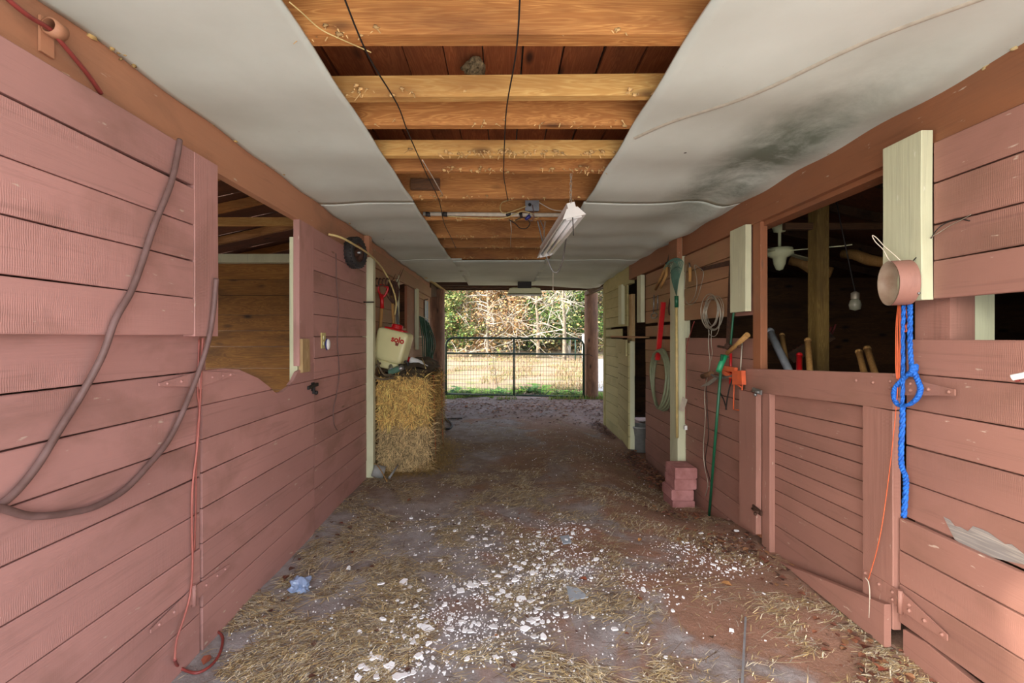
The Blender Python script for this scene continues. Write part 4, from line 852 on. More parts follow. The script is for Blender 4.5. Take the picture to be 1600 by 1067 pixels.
for s_ in (-1, 1):
    mb = MB(); mb.tube(curve([c+Vector((0, .01*s_, 0)), c+Vector((0, .035*s_, -.05)), c+Vector((0, .03*s_, -.11)), c+Vector((0, .012*s_, -.13))], 5), .008, 8); mb.build('grip', M['rust'], t)
mb = MB(); mb.blob(c+Vector((0,0,.015)), .02, 8, 6, 0, (.5,.8,1.4)); mb.build('jaw', M['rust'], t)
t = thing('red_bar', 'bright red perforated bar leaning on the wall left of the rake', 'bar', R_(1027, 562, .05)); a = R_(1036, 472, .05); b = R_(1027, 562, .07)
mb = MB(); mb.bar(a, b, .035, .05, up=(1,0,0)); mb.build('bar', M['red'], t)
for k in range(9):
    p = a.lerp(b, .06+k*.1)+Vector((-.018,-.0,0)); mb = MB(); mb.blob(p, .007, 8, 5, 0, (.4,1,1)); mb.build('hole_rim', M['white'], t)
t = thing('hose_coil', 'grey green hose coiled in a big ring on the right wall', 'hose', R_(1039, 645, .06)); cc = Vector((XR-.06, 4.90, H-67/F*4.90))
for k in range(4):
    mb = MB(); r_ = .335-.012*k; mb.tube([cc+Vector((-.012*k+.01*math.sin(a_*2+k), math.cos(a_)*r_*.80+.01*k, math.sin(a_)*r_*1.0+.008*math.sin(3*a_+k))) for a_ in [j*2*math.pi/40 for j in range(40)]], .013, 8, True); mb.build('coil', M['hosec'], t)
t = thing('wire_coil', 'silver wire coil of many turns hung on the brown boards', 'wire coil', R_(1120, 514, .06)); cc = Vector((XR-.06, 3.70, H+(526-487)/F*3.70)); rr = random.Random(2)
mb = MB()
for k in range(11):
    r_ = .128+rr.uniform(-.018, .014); ph = rr.uniform(0, 6); o = Vector((-.004*k, rr.uniform(-.015, .015), rr.uniform(-.015, .01))); mb.tube([cc+o+Vector((.012*math.sin(a_+ph), math.cos(a_)*r_*.95, math.sin(a_)*r_)) for a_ in [j*2*math.pi/36 for j in range(36)]], .0026, 5, True)
mb.build('turns', M['lead'], t)
mb = MB(); mb.tube(curve([cc+Vector((0,.11,-.05)), cc+Vector((-.01,.07,-.17)), cc+Vector((-.01,-.03,-.2)), cc+Vector((-.01,-.1,-.15)), cc+Vector((-.01,-.12,-.05))], 6), .0026, 5); mb.tube(curve([cc+Vector((0,.04,-.12)), cc+Vector((0,.05,-.25)), cc+Vector((0,.03,-.33)), cc+Vector((0,.05,-.4))], 6), .0024, 5); mb.build('loose_end', M['lead'], t)
rope('twisted_wire', 'twisted pair of wires hanging from the wire coil down the boards', 'wire', [R_(1108, 515, .03), R_(1107, 540, .03), R_(1109, 570, .03), R_(1101, 610, .03), R_(1102, 650, .03), R_(1099, 700, .03), R_(1101, 730, .035), R_(1106, 755, .04), R_(1102, 775, .03)], .0035, M['lead'])
rope('black_wire', 'thin black wire hanging close to the silver wires on the right wall', 'wire', [R_(1103, 590, .02), R_(1105, 640, .02), R_(1107, 680, .02), R_(1102, 720, .02), R_(1108, 745, .03), R_(1112, 760, .04)], .003, M['iron'])
rope('brown_wire_loop', 'thin brown wire loop hung on a nail beside the orange grip', 'wire', [R_(1072, 413, .03), R_(1070, 440, .03), R_(1069, 462, .03), R_(1074, 474, .04), R_(1082, 475, .04), R_(1090, 464, .04), R_(1097, 440, .04), R_(1099, 425, .04), R_(1092, 418, .03), R_(1085, 415, .03), R_(1089, 440, .03), R_(1086, 462, .03), R_(1078, 473, .03)], .003, M['lead'])
mb = MB(); t = thing('angle_bar', 'rusty right-angled flat bar hanging on the boards by the wire coil', 'angle bar', R_(1138, 545, .03))
mb.prism([R_(1095, 423, .03), R_(1095, 418, .03), R_(1146, 405, .03), R_(1146, 410, .03), R_(1141, 414, .03)], (.012,0,0)); mb.build('short_arm', M['rust'], t)
mb = MB(); mb.prism([R_(1139, 414, .045), R_(1146, 410, .045), R_(1141, 545, .045), R_(1134, 545, .045)], (.012,0,0)); mb.build('long_arm', M['rust'], t)
rope('green_stake', 'slim green stake leaning past the angle bar', 'stake', [R_(1151, 445, .05), R_(1146, 490, .05), R_(1141, 545, .05)], .008, M['green'])
# claw hammer like mattock
t = thing('mattock', 'old mattock with a wooden handle stuck across the right wall', 'mattock', R_(1130, 560, .12)); 
mb = MB(); mb.tube([R_(1168, 523, .09), R_(1152, 538, .10), R_(1136, 552, .12)], [.020, .016, .015], 10); mb.build('handle', M['handle'], t)
mb = MB(); mb.tube(curve([R_(1122, 541, .10), R_(1134, 543, .10), R_(1146, 541, .10), R_(1158, 540, .09)], 4), [.009]*6+[.012]*6+[.005], 8); mb.blob(R_(1137, 541, .10), .035, 8, 6, .1, (.6, .9, .8)); mb.build('head', M['rust'], t)
t = thing('hand_cultivator', 'small wooden handled hoe propped below the mattock', 'hoe', R_(1110, 590, .05)); mb = MB(); mb.tube([R_(1098, 588, .10), R_(1112, 583, .10)], [.022, .02], 10); mb.build('grip', M['darkx'], t)
mb = MB(); mb.tube(curve([R_(1110, 584, .10), R_(1122, 590, .10), R_(1140, 588, .08), R_(1160, 580, .05)], 5), .008, 8); mb.prism([R_(1094, 604, .10), R_(1104, 598, .10), R_(1118, 588, .10), R_(1122, 591, .10), R_(1108, 602, .10)], (.01,0,0)); mb.build('blade', M['steel'], t)
# caulking gun
t = thing('caulking_gun', 'orange caulking gun hanging over the gate latch', 'caulking gun', R_(1155, 642, .06)); d = .075
mb = MB(); mb.tube([R_(1147, 600, d), R_(1146, 640, d)], .005, 6); mb.tube([R_(1160, 600, d), R_(1158, 640, d)], .005, 6); mb.tube([R_(1146, 640, d), R_(1158, 641, d)], .005, 6); mb.tube([R_(1150, 600, d), R_(1159, 605, d)], .006, 6); mb.build('cradle', M['orangep'], t)
mb = MB(); mb.bar(R_(1147, 590, d), R_(1162, 590, d), .03, .10); mb.bar(R_(1150, 578, d), R_(1126, 574, d), .025, .035); mb.bar(R_(1130, 580, d), R_(1142, 588, d), .02, .03); mb.build('body', M['orangep'], t)
mb = MB(); mb.tube(curve([R_(1145, 590, d), R_(1140, 605, d+.01), R_(1136, 625, d+.01), R_(1134, 640, d)], 5), .005, 6); mb.tube(curve([R_(1126, 592, d), R_(1124, 610, d), R_(1131, 625, d), R_(1135, 640, d)], 5), .005, 6); mb.build('trigger', M['iron'], t)
mb = MB(); mb.tube([R_(1160, 530, .05), R_(1158, 560, .06), R_(1156, 595, d)], .005, 6); mb.build('plunger', M['lead'], t)
t = thing('red_rod', 'slim red rod hanging behind the orange caulking gun', 'rod', R_(1141, 600, .03)); mb = MB(); mb.tube([R_(1142, 552, .03), R_(1141, 600, .03)], .010, 8); mb.build('bar', M['red'], t)
# green pole
a = GF(1108, 806)+Vector((0,0,.005)); b = Vector((1.66, 3.44, H-28/F*3.44)); t = thing('green_pole', 'dark green pole leaning against the right wall from the dirt', 'pole', a)
mb = MB(); mb.tube([a, a.lerp(b, .5), b], .011, 10); mb.build('shaft', M['green'], t)
mb = MB(); c = a.lerp(b, .95); mb.tube([c+Vector((-.03,-.02,-.06)), c+Vector((.0,0,.0)), c+Vector((.035,.0,.06))], [.020,.022,.018], 10); mb.build('grip', plain('bright_green_grip', (36,150,100), .45), t)
# tag and cord on the pale post
rope('red_string', 'thin dark red string hanging right of the pale post', 'string', [R_(1085, 502, .03), R_(1079, 520, .03), R_(1073, 545, .03), R_(1072, 600, .03), R_(1071, 640, .03), R_(1071, 662, .03)], .004, M['redc'])
t = thing('paper_tag', 'white paper tag hanging on a string by the pale post', 'tag', R_(1066, 642, .11)); mb = MB(); mb.prism([R_(1061, 641, .12), R_(1066, 620, .12), R_(1074, 624, .10), R_(1068, 643, .10)], (.002,0,0)); mb.build('card', M['twine'], t)
t = thing('outlet_plug', 'small white plug at the end of the dark red string', 'plug', R_(1071, 668, .03)); mb = MB(); mb.box(R_(1071, 668, .045)-Vector((.012,.015,.02)), R_(1071, 668, .045)+Vector((.012,.015,.02))); mb.build('body', M['white'], t)
# bricks
labs = ['pink brick at the bottom of the short stack on the dirt', 'pink brick second from the bottom of the short stack', 'pink brick third from the bottom of the short stack', 'topmost pink brick of the short stack by the pale post']
for k in range(4):
    zb = -.175+.098*k; dx = (-.025 if k < 2 else 0)+R.uniform(-.006,.006); mb = MB(); x0, x1, y0_, y1_ = 1.555+dx, 1.755+dx, 4.10, 4.34
    mb.box((x0+.006, y0_+.006, zb), (x1-.006, y1_-.006, zb+.097)); mb.box((x0, y0_, zb+.006), (x1, y1_, zb+.091)); solo('brick', labs[k], 'brick', mb, M['brick'], 'bricks stacked by the pale post')
# stone and sticks on the floor
mb = MB(); mb.blob(GF(1143, 800)+Vector((.03,.02,.0)), .15, 18, 10, .18, (1.2, 1.0, .45)); solo('flat_stone', 'flat earthy stone half buried by the green pole', 'stone', mb, M['rockm'])
rope('white_stick', 'short white stick lying behind the green pole', 'stick', [GF(1098, 777)+Vector((0,0,.06)), GF(1141, 782)+Vector((0,0,.03))], .006, M['twine'])
a = GF(1165, 969)+Vector((0,0,.012)); b = GF(1159, 1085)+Vector((0,0,.012)); t = thing('metal_rod', 'straight pale metal rod lying on the dirt in front of the gate', 'rod', a); mb = MB(); mb.bar(a, b, .009, .006); mb.build('shaft', M['galv'], t); mb = MB(); mb.bar(a, a+(a-b).normalized()*.012, .009, .006, taper=.1); mb.build('tip', M['galv'], t)
# clear bag
mb = MB(); c = GF(468, 922); mb.blob(c+Vector((0,0,.03)), .048, 22, 14, .45, (1.1, 1.0, .75), smooth=False, seed=4); solo('plastic_bag', 'crumpled clear bluish plastic bag on the straw by the left wall', 'bag', mb, M['bag'])
# bucket in the dark doorway
bc = Vector((1.86, 6.15, -.14)); t = thing('grey_bucket', 'grey bucket standing in the dark doorway behind the open half door', 'bucket', bc)
mb = MB(); mb.lathe(bc, [(0,.0), (.12,.0), (.15,.32), (.158,.32), (.158,.345), (.145,.345), (.115,.01), (0,.01)], (0,0,1), 24); mb.build('body', M['grey'], t); mb = MB(); mb.tube(curve([bc+Vector((-.15,0,.32)), bc+Vector((-.06,0,.46)), bc+Vector((.08,0,.46)), bc+Vector((.15,0,.32))], 6), .004, 6); mb.build('bail', M['iron'], t)

# ---- ceiling things
t = thing('hanging_shop_light', 'white fluorescent shop light hanging askew from a chain', 'light fixture', (.40, 3.35, 2.10))
p = Vector((.435, 2.80, 2.165)); q = Vector((.365, 3.96, 2.13)); ax_ = (q-p).normalized(); rl = math.radians(-14)
sx_ = (Matrix.Rotation(rl, 3, ax_)@Vector((1, .06, 0))).normalized(); up_ = sx_.cross(ax_).normalized()
if up_.z < 0: up_ = -up_
def trough(mb, prof, cap=True):
    n = len(prof); vs = [c+sx_*a+up_*b for c in (p, q) for a, b in prof]; mb.add(vs, [(i, i+1, n+i+1, n+i) for i in range(n-1)])
mb = MB(); o_ = [(-.075,-.03), (-.035,.028), (.035,.028), (.075,-.03)]; prof = o_+[(a*.96, b-.003) for a, b in reversed(o_)]+[o_[0]]; trough(mb, prof); mb.prism([p+sx_*a+up_*b for a, b in o_], -ax_*.004); mb.prism([q+sx_*a+up_*b for a, b in o_], ax_*.004); mb.build('reflector', M['lampw'], t)
mb = MB(); mb.bar(p+up_*.045, q+up_*.045, .05, .035, up=up_); mb.build('housing', M['lampw'], t)
mb = MB(); mb.tube([p+ax_*.03-up_*.018-sx_*.02, q-ax_*.03-up_*.018-sx_*.02], .016, 12); mb.build('lamp_tube', M['tube'], t)
mb = MB(); mb.tube([p+ax_*.03-up_*.018+sx_*.03, q-ax_*.03-up_*.018+sx_*.03], .016, 12); mb.build('lamp_tube', M['tube'], t)
for e, s_ in ((p, 1), (q, -1)):
    mb = MB(); mb.bar(e+ax_*s_*.012-up_*.02, e+ax_*s_*.026-up_*.02, .10, .035, up=up_); mb.build('lamp_holder', M['white'], t)
def chain(name, label, a, b, cat='chain', m='lead'):
    t = thing(name, label, cat, b); a, b = Vector(a), Vector(b); n = max(3, int((b-a).length/.024)); d = (b-a).normalized(); u = d.orthogonal().normalized(); mb = MB()
    for k in range(n):
        c = a.lerp(b, (k+.5)/n); s_ = u if k % 2 else d.cross(u); mb.tube([c+d*math.cos(a_)*.016+s_*math.sin(a_)*.007 for a_ in [j*math.pi/4 for j in range(8)]], .0022, 4, True)
    mb.build('links', M[m], t); return t
chain('light_chain', 'steel chain holding the near end of the shop light', (.42, 2.78, 2.40), p+up_*.06)
chain('light_chain', 'steel chain holding the far end of the shop light', (.37, 3.93, 2.40), q+up_*.06)
rope('looped_flex', 'grey flex looping down beneath the hanging shop light', 'flex', [A_(840, 345, 3.85), A_(846, 370, 3.9), A_(852, 395, 3.95), A_(858, 412, 3.95), A_(864, 424, 3.95), A_(872, 424, 3.95), A_(879, 408, 3.9), A_(882, 390, 3.85), A_(886, 365, 3.75), A_(894, 345, 3.6)], .006, M['steel'])
rope('looped_flex', 'thin grey flex hanging by the far end of the shop light', 'flex', [A_(843, 342, 3.9), A_(850, 360, 3.95), A_(851, 385, 4.0), A_(860, 400, 4.05), A_(868, 385, 4.0), A_(870, 370, 3.9)], .004, M['steel'])
rope('pull_string', 'pale pull string hanging straight down near the far light', 'string', [A_(864, 424, 4.6), A_(864, 440, 4.6), A_(864, 455, 4.6)], [.003]*9+[.003, .006, .006, .006], M['twine'])
rope('dark_string', 'short dark string hanging at the near end of the shop light', 'string', [A_(894, 325, 2.8), A_(895, 345, 2.8), A_(896, 368, 2.8)], .003, M['iron'])
# junction box, conduit, wires
jb = A_(831, 322, 3.86); t = thing('junction_box', 'grey metal junction box on a joist above the aisle', 'junction box', jb-Vector((0,0,.05)))
mb = MB(); mb.box(jb-Vector((.052,.03,.045)), jb+Vector((.052,.022,.045))); mb.build('box', M['steel'], t)
mb = MB(); mb.box(jb-Vector((.058,.036,.05)), jb+Vector((.058,-.03,.05))); mb.build('cover', M['galv'], t)
mb = MB(); mb.tube([jb+Vector((-.02,-.045,-.0)), jb+Vector((-.02,-.035,-.0))], .014, 10); mb.build('knockout', M['iron'], t)
t = thing('conduit', 'pale conduit pipe fixed across the joists above the aisle', 'conduit', (-.2, 3.82, 2.40)); mb = MB(); mb.tube([(-.66, 3.80, 2.425), (.55, 3.80, 2.415)], .017, 12); mb.build('pipe', M['twine'], t)
for x in (-.62, -.48, .05):
    mb = MB(); mb.tube([(x-.02, 3.80, 2.423), (x+.02, 3.80, 2.42)], .020, 12); mb.build('tape_band', M['black'], t)
def wz(px, py): return A_(px, py, 3.76)
for lb, m, pts in (('yellow wire looping left of the junction box', 'gold', [wz(803, 312), wz(785, 316), wz(782, 328), wz(790, 333), wz(812, 326), wz(822, 322)]),
                  ('yellow wire sagging along the conduit', 'gold', [wz(700, 338), wz(730, 340), wz(765, 341), wz(790, 340), wz(805, 334), wz(818, 330), wz(835, 335)]),
                  ('pale cable running right from the junction box to the light', 'twine', [wz(842, 316), wz(852, 322), wz(865, 328), wz(885, 331), wz(893, 338)]),
                  ('dark wires tangled below the junction box', 'iron', [wz(795, 343), wz(806, 350), wz(812, 356), wz(822, 357), wz(828, 348), wz(818, 340), wz(805, 344)]),
                  ('brown cord knotted under the junction box', 'cable', [wz(832, 320), wz(834, 335), wz(831, 345), wz(826, 340), wz(829, 332), wz(836, 340)])):
    rope('loose_wire', lb, 'wire', pts, .004, M[m])
t = thing('wire_nut', 'dark blue wire nut cluster beside the junction box', 'wire nut', wz(821, 339)-Vector((0,0,.02))); mb = MB(); mb.lathe(wz(821, 343), [(0,0), (.012,0), (.017,.045), (.012,.05), (0,.05)], (.6,0,.5), 12); mb.build('cap', M['navy'], t)
mb = MB(); mb.lathe(wz(815, 340), [(0,0), (.010,0), (.014,.04), (0,.042)], (-.2,0,.8), 12); mb.build('cap', M['iron'], t)
# strings stapled under the joists
rope('black_string', 'dark string running along the joists on the left side of the opening', 'string', [(-.455, 1.25, 2.385), (-.455, 1.53, 2.352), (-.44, 1.9, 2.372), (-.455, 2.2, 2.385), (-.46, 2.75, 2.385), (-.46, 3.3, 2.39), (-.50, 3.9, 2.375), (-.51, 4.6, 2.385), (-.52, 5.1, 2.385)], .003, M['iron'], seg=5)
rope('black_string', 'dark string running along the joists through the middle of the opening', 'string', [(.05, 1.25, 2.385), (.047, 1.50, 2.352), (.02, 1.9, 2.372), (.012, 2.2, 2.38), (.008, 2.75, 2.385), (.02, 3.0, 2.39), (.04, 3.3, 2.385)], .0028, M['iron'], seg=5)
rope('pale_wire', 'thin pale wire stapled from the left panel edge to the dark string', 'wire', [C_(452, 3, 2.37), C_(472, 20, 2.365), C_(500, 45, 2.36), C_(530, 60, 2.355), C_(562, 74, 2.37), C_(580, 82, 2.37)], .002, M['gold'])
rope('pale_wire', 'short pale wire on the far joists at the left', 'wire', [C_(660, 250, 2.385), C_(675, 275, 2.385), C_(692, 305, 2.385)], .003, M['twine'])
rope('pale_wire', 'short pale wire hanging on the far joists in the middle', 'wire', [A_(797, 340, 3.9), A_(799, 360, 3.95), A_(798, 372, 4.5), A_(798, 386, 5.0)], .003, M['twine'])
mb = MB(); nc = Vector((-.138, 2.23, 2.72)); mb.blob(nc, .046, 18, 12, .28, (1.1, 1, .8), seed=2); 
for k in range(40):
    a_ = R.uniform(0, 6.28); r_ = R.uniform(0, .035); mb.lathe(nc+Vector((math.cos(a_)*r_, math.sin(a_)*r_, -.045+r_*.4)), [(.0,.012), (.004,.012), (.0055,-.004), (.004,-.003), (.003,.01)], (0,0,1), 6)
solo('wasp_nest', 'grey papery wasp nest stuck under the loft boards', 'wasp nest', mb, M['nest'])
# far fixture
c = A_(820, 455, 8.0); t = thing('far_shop_light', 'aged white strip light mounted under the far end of the ceiling', 'light fixture', c-Vector((0,0,.04)))
mb = MB(); z0 = c.z-.045; mb.prism([(c.x-.31, 8.0, z0), (c.x+.31, 8.0, z0), (c.x+.27, 8.0, z0+.09), (c.x-.27, 8.0, z0+.09)], (0,.02,0)); mb.prism([(c.x-.27, 8.02, z0+.09), (c.x+.27, 8.02, z0+.09), (c.x+.2, 8.25, z0+.13), (c.x-.2, 8.25, z0+.13)], (0,.0,.01)); mb.prism([(c.x-.31, 8.0, z0), (c.x+.31, 8.0, z0), (c.x+.31, 8.25, z0), (c.x-.31, 8.25, z0)], (0,0,.008)); mb.build('housing', M['lampy'], t)
mb = MB(); mb.box((c.x-.12, 8.05, z0+.09), (c.x+.12, 8.2, 2.37)); mb.build('mount', M['iron'], t)
mb = MB(); mb.tube([(c.x-.3, 8.08, z0-.014), (c.x+.3, 8.08, z0-.014)], .013, 10); mb.build('lamp_tube', M['tube'], t)
# insulation fluff
def fluff(name, label, spots, cc, size=(.006, .022)):
    mb = MB(); rr = random.Random(len(spots)*7+3)
    for p_, w_ in spots:
        for k in range(w_):
            q_ = Vector(p_)+Vector((rr.gauss(0,.012), rr.gauss(0,.03), rr.gauss(0,.008))); q = rr.uniform(.6, 1.2); mb.blob(q_, rr.uniform(*size), 6, 4, .5, (rr.uniform(.5,1.2), rr.uniform(.6,1.6), rr.uniform(.4,1)), tuple(min(1, v*q) for v in s2l(cc)[:3])+(1,), seed=k)
    return solo(name, label, 'insulation', mb, M['fluff'], kind='stuff')
rr = random.Random(9)
fluff('insulation_fluff', 'yellow insulation squeezed out along the left header top', [((XL+.008, y, 2.397+rr.uniform(-.004,.004)), rr.randint(2, 7) if noise.noise((y*2.3, 0, 0)) > -.28 else 1) for y in [1.2+k*.035 for k in range(98)]], (198,166,104), (.004, .014))
fluff('insulation_fluff', 'crumbs of insulation along the right header top', [((XR-.01, y, 2.385), rr.randint(0, 3) if noise.noise((y*2, 3, 0)) > 0 else 0) for y in [1.5+k*.06 for k in range(80)]], (190,168,120), (.004, .012))
fl_ = []
for yj, m_ in ((1.533, 3), (1.9, 3), (2.168, 4), (2.52, 12), (2.765, 9), (3.31, 6), (3.905, 6), (4.61, 5), (5.12, 5), (5.87, 5)):
    for k in range(m_*2): fl_.append(((rr.uniform(-.62, .58), yj+rr.uniform(-.025, .0), 2.394), rr.randint(1, 3)))
mb = MB()
for (px_, yj, zj), w_ in fl_:
    for k in range(w_*2):
        a = Vector((px_+rr.gauss(0,.035), yj-.01+rr.gauss(0,.006), zj+rr.uniform(0,.03))); b = a+Vector((rr.gauss(0,.012), rr.gauss(0,.01), -rr.uniform(.004,.022))); q = rr.uniform(.6, 1.2); cc = tuple(min(1, v*q) for v in s2l((214,176,116))[:3])+(1,)
        mb.add([a-Vector((.003,0,0)), a+Vector((.003,0,0)), b+Vector((.002,.001,0)), b-Vector((.002,-.001,0))], [(0,1,2,3)], cc)
        if k % 2 == 0: mb.blob(a, rr.uniform(.004,.010), 6, 4, .5, (1.4, .8, .7), cc)
solo('insulation_tufts', 'tan tufts of insulation clinging to the undersides of the joists', 'insulation', mb, M['fluff'], kind='stuff')

# ---- inside the right stall
hp = MB(); hp.box((2.35, 3.4, -.1), (2.44, 3.5, 2.56)); hp.build('stall_post', M['stallz'], wr)
hp = MB(); hp.box((2.14, 3.44, 1.4+(526-358)/F*3.44), (5.6, 3.48, 1.4+(526-348)/F*3.44)); hp.build('cross_beam', M['darkx'], wr)
def fan(base, label, s=1.0, mat='lampy'):
    t = thing('ceiling_fan', label, 'ceiling fan', base); mb = MB(); mb.lathe(base, [(0,.34*s), (.07*s,.34*s), (.05*s,.28*s), (.012,.27*s), (.012,.12*s), (.0,.12*s)], (0,0,1), 16); mb.build('rod', M[mat], t)
    mb = MB(); mb.lathe(base, [(0,.13*s), (.11*s,.12*s), (.12*s,.06*s), (.06*s,.03*s), (.05*s,-.03*s), (.03*s,-.08*s), (0,-.09*s)], (0,0,1), 20); mb.build('motor', M[mat], t)
    for k in range(4):
        a_ = k*math.pi/2+.5; d = Vector((math.cos(a_), math.sin(a_), 0)); e = Vector((-math.sin(a_), math.cos(a_), .15)); mb = MB(); P0 = base+Vector((0,0,.08*s)); mb.prism([P0+d*.12*s-e*.03*s, P0+d*.55*s-e*.065*s-Vector((0,0,.03)), P0+d*.6*s-Vector((0,0,.03)), P0+d*.55*s+e*.065*s-Vector((0,0,.03)), P0+d*.12*s+e*.03*s], (0,0,.008)); mb.build('blade', M[mat], t)
fan(A_(1218, 408, 3.9), 'dusty pale ceiling fan inside the dark right stall', .9); fan(A_(419, 386, 5.6), 'cream ceiling fan in the far left stall above the partition', .85)
def log(name, label, a, b, r, mat='handle', cat='pole'):
    mb = MB(); a = Vector(a); b = Vector(b); mb.tube([a.lerp(b, k/4)+Vector((0,0,.012*math.sin(k*2))) for k in range(5)], [r, r*.97, r, r*.94, r*.9], 10); return solo(name, label, cat, mb, M[mat])
log('wooden_pole', 'slanting wooden pole behind the fan in the right stall', A_(1235, 405, 4.4), A_(1300, 428, 4.2), .055); log('wooden_pole', 'slanting wooden pole right of the stall post', A_(1318, 396, 4.0), A_(1402, 414, 3.6), .045)
t = thing('hanging_bulb', 'bare dusty bulb hanging in the dark right stall', 'bulb', A_(1336, 480, 3.1)); c = A_(1336, 474, 3.1); mb = MB(); mb.lathe(c, [(0,-.05), (.03,-.04), (.036,-.01), (.028,.02), (.018,.03)], (0,0,1), 16); mb.build('glass', M['bulb'], t)
mb = MB(); mb.lathe(c, [(.024,.03), (.024,.07), (.01,.08), (0,.08)], (0,0,1), 14); mb.build('socket', M['lead'], t); mb = MB(); mb.tube([c+Vector((0,0,.08)), c+Vector((-.03,.1,.6)), c+Vector((0,.25,1.05))], .004, 6); mb.build('cord', M['iron'], t)
for lb, a, b, r, m in (('grey metal rail leaning inside the right stall', A_(1203, 518, 3.4), A_(1262, 640, 2.9), .026, 'galv'), ('wooden tool handle leaning left inside the right stall', A_(1222, 524, 3.5), A_(1240, 640, 3.0), .018, 'handle'),
                       ('rounded wooden handle standing before the stall post', A_(1262, 532, 3.2), A_(1270, 640, 2.9), .02, 'handle'), ('wooden handle leaning right of the stall post', A_(1342, 550, 2.9), A_(1365, 640, 2.6), .018, 'handle'), ('second wooden handle leaning right of the stall post', A_(1355, 545, 2.9), A_(1385, 640, 2.6), .019, 'handle'),
                       ('short red tool handle inside the right stall', A_(1249, 555, 3.1), A_(1248, 640, 2.9), .018, 'red')):
    t = thing('leaning_handle', lb, 'handle', b); mb = MB(); a = Vector(a); b = Vector(b); mb.tube([a, a.lerp(b, .5), b], r, 10); mb.build('shaft', M[m], t); mb = MB(); mb.blob(a, r*1.15, 10, 6, 0); mb.build('end_knob', M[m], t)
t = thing('hay_rake_bar', 'toothed red and grey implement bar in the back of the right stall', 'implement', A_(1270, 545, 4.2)); a = A_(1235, 560, 4.3); b = A_(1300, 522, 4.1); mb = MB(); mb.bar(a, b, .05, .10); mb.build('bar', M['darkx'], t)
for k in range(11):
    p_ = a.lerp(b, k/10); mb = MB(); mb.tube([p_, p_+Vector((.02,-.02,.09))], .008, 6); mb.build('tooth', M['redc'], t)
# ================================================================ round posts, gate
def rpost(x, y, r, z1, label, lean=0):
    mb = MB(); n = 10; vs = []; fs = []; m = 24
    for j in range(n+1):
        z = -.05+(z1+.05)*j/n; k = r*(1.06-.08*j/n)
        for i in range(m):
            a = 2*math.pi*i/m; q = k*(1+.02*noise.noise((math.cos(a)*2, math.sin(a)*2, z*1.5+x))); vs.append((x+math.cos(a)*q+lean*j/n, y+math.sin(a)*q, z))
    for j in range(n):
        for i in range(m): fs.append((j*m+i, j*m+(i+1) % m, (j+1)*m+(i+1) % m, (j+1)*m+i))
    mb.add(vs, fs, None, True); mb.add([vs[n*m+i] for i in range(m)], [tuple(range(m))]); return solo('round_post', label, 'post', mb, M['post'])
rpost(-1.34, 9.35, .155, 2.36, 'brown round timber post at the left end of the barn'); rpost(1.99, 10.2, .150, 2.36, 'brown round timber post right of the green gate')
gy = 10.10; gx0, gx1 = A_(697, 0, gy).x, A_(912, 0, gy).x; gz0, gz1 = .10, 1.375
t = thing('tube_gate', 'green tube gate with wire mesh closing the barn end', 'gate', ((gx0+gx1)/2, gy, gz0))
mb = MB(); r_ = .17; fr = [(gx0, gz0), (gx0, gz1-r_)]+[(gx0+r_-r_*math.cos(a), gz1-r_+r_*math.sin(a)) for a in [k*math.pi/12 for k in range(1, 6)]]+[(gx0+r_, gz1), (gx1-r_, gz1-.02)]+[(gx1-r_+r_*math.sin(a), gz1-.02-r_+r_*math.cos(a)) for a in [k*math.pi/12 for k in range(1, 7)]]+[(gx1, gz0-.06)]
mb.tube([(x, gy, z) for x, z in fr], .024, 10); mb.build('frame', M['gate'], t)
for (a, b) in (((gx0, gz0+.03), (gx1, gz0-.03)), ((gx0, gz1-.34), (gx1, gz1-.37)), (((gx0+gx1)/2-.02, gz0), ((gx0+gx1)/2-.02, gz1))):
    mb = MB(); mb.tube([(a[0], gy, a[1]), (b[0], gy, b[1])], .021, 10); mb.build('rail', M['gate'], t)
mb = MB(); x = gx0+.05
while x < gx1: mb.tube([(x, gy-.02, gz0+.0), (x, gy-.02, gz1-.36)], .0028, 4, cap=False); x += .062
z = gz0+.06
while z < gz1-.38: mb.tube([(gx0, gy-.02, z), (gx1, gy-.02, z-.03)], .0028, 4, cap=False); z += .10
o = mb.build('wire_mesh', M['gmesh'], t); o['kind'] = 'stuff'
mb = MB(); mb.tube(curve([(gx1, gy, 1.02), (gx1+.12, gy-.1, 1.0), (gx1+.2, gy-.02, .96), (gx1+.1, gy+.05, .98), (gx1, gy, 1.0)], 6), .006, 6); mb.build('latch_chain', M['iron'], t)
# fence line in the field
for k, (px, pt_, pb_, Y, r_, lb) in enumerate(((882, 523, 556, 30, .13, 'leftmost of the two thick pale fence posts in the field'), (889, 524, 556, 30.5, .12, 'second thick pale fence post, right beside the first'), (899, 527, 556, 24, .03, 'slim metal fence stake beyond the gate'), (912, 522, 560, 24, .09, 'pale fence post close to the gate end'), (947, 527, 565, 24, .08, 'pale fence post beyond the round barn post'))):
    g = Vector(A_(px, 526, Y)); zz_ = ground_z(g.x, Y); mb = MB(); mb.tube([(g.x, Y, zz_-.1), (g.x, Y, A_(px, pt_, Y).z)], [r_*1.03, r_], 12); solo('fence_post', lb, 'post', mb, M['fpost' if r_ > .05 else 'gate'], 'fence posts in the field')
rope('fence_wire', 'upper wire of the field fence', 'wire', [A_(882, 527, 30), A_(912, 527, 24), A_(960, 530, 20)], .008, M['gmesh']); rope('fence_wire', 'lower wire of the field fence', 'wire', [A_(882, 537, 30), A_(912, 538, 24), A_(960, 541, 20)], .008, M['gmesh'])
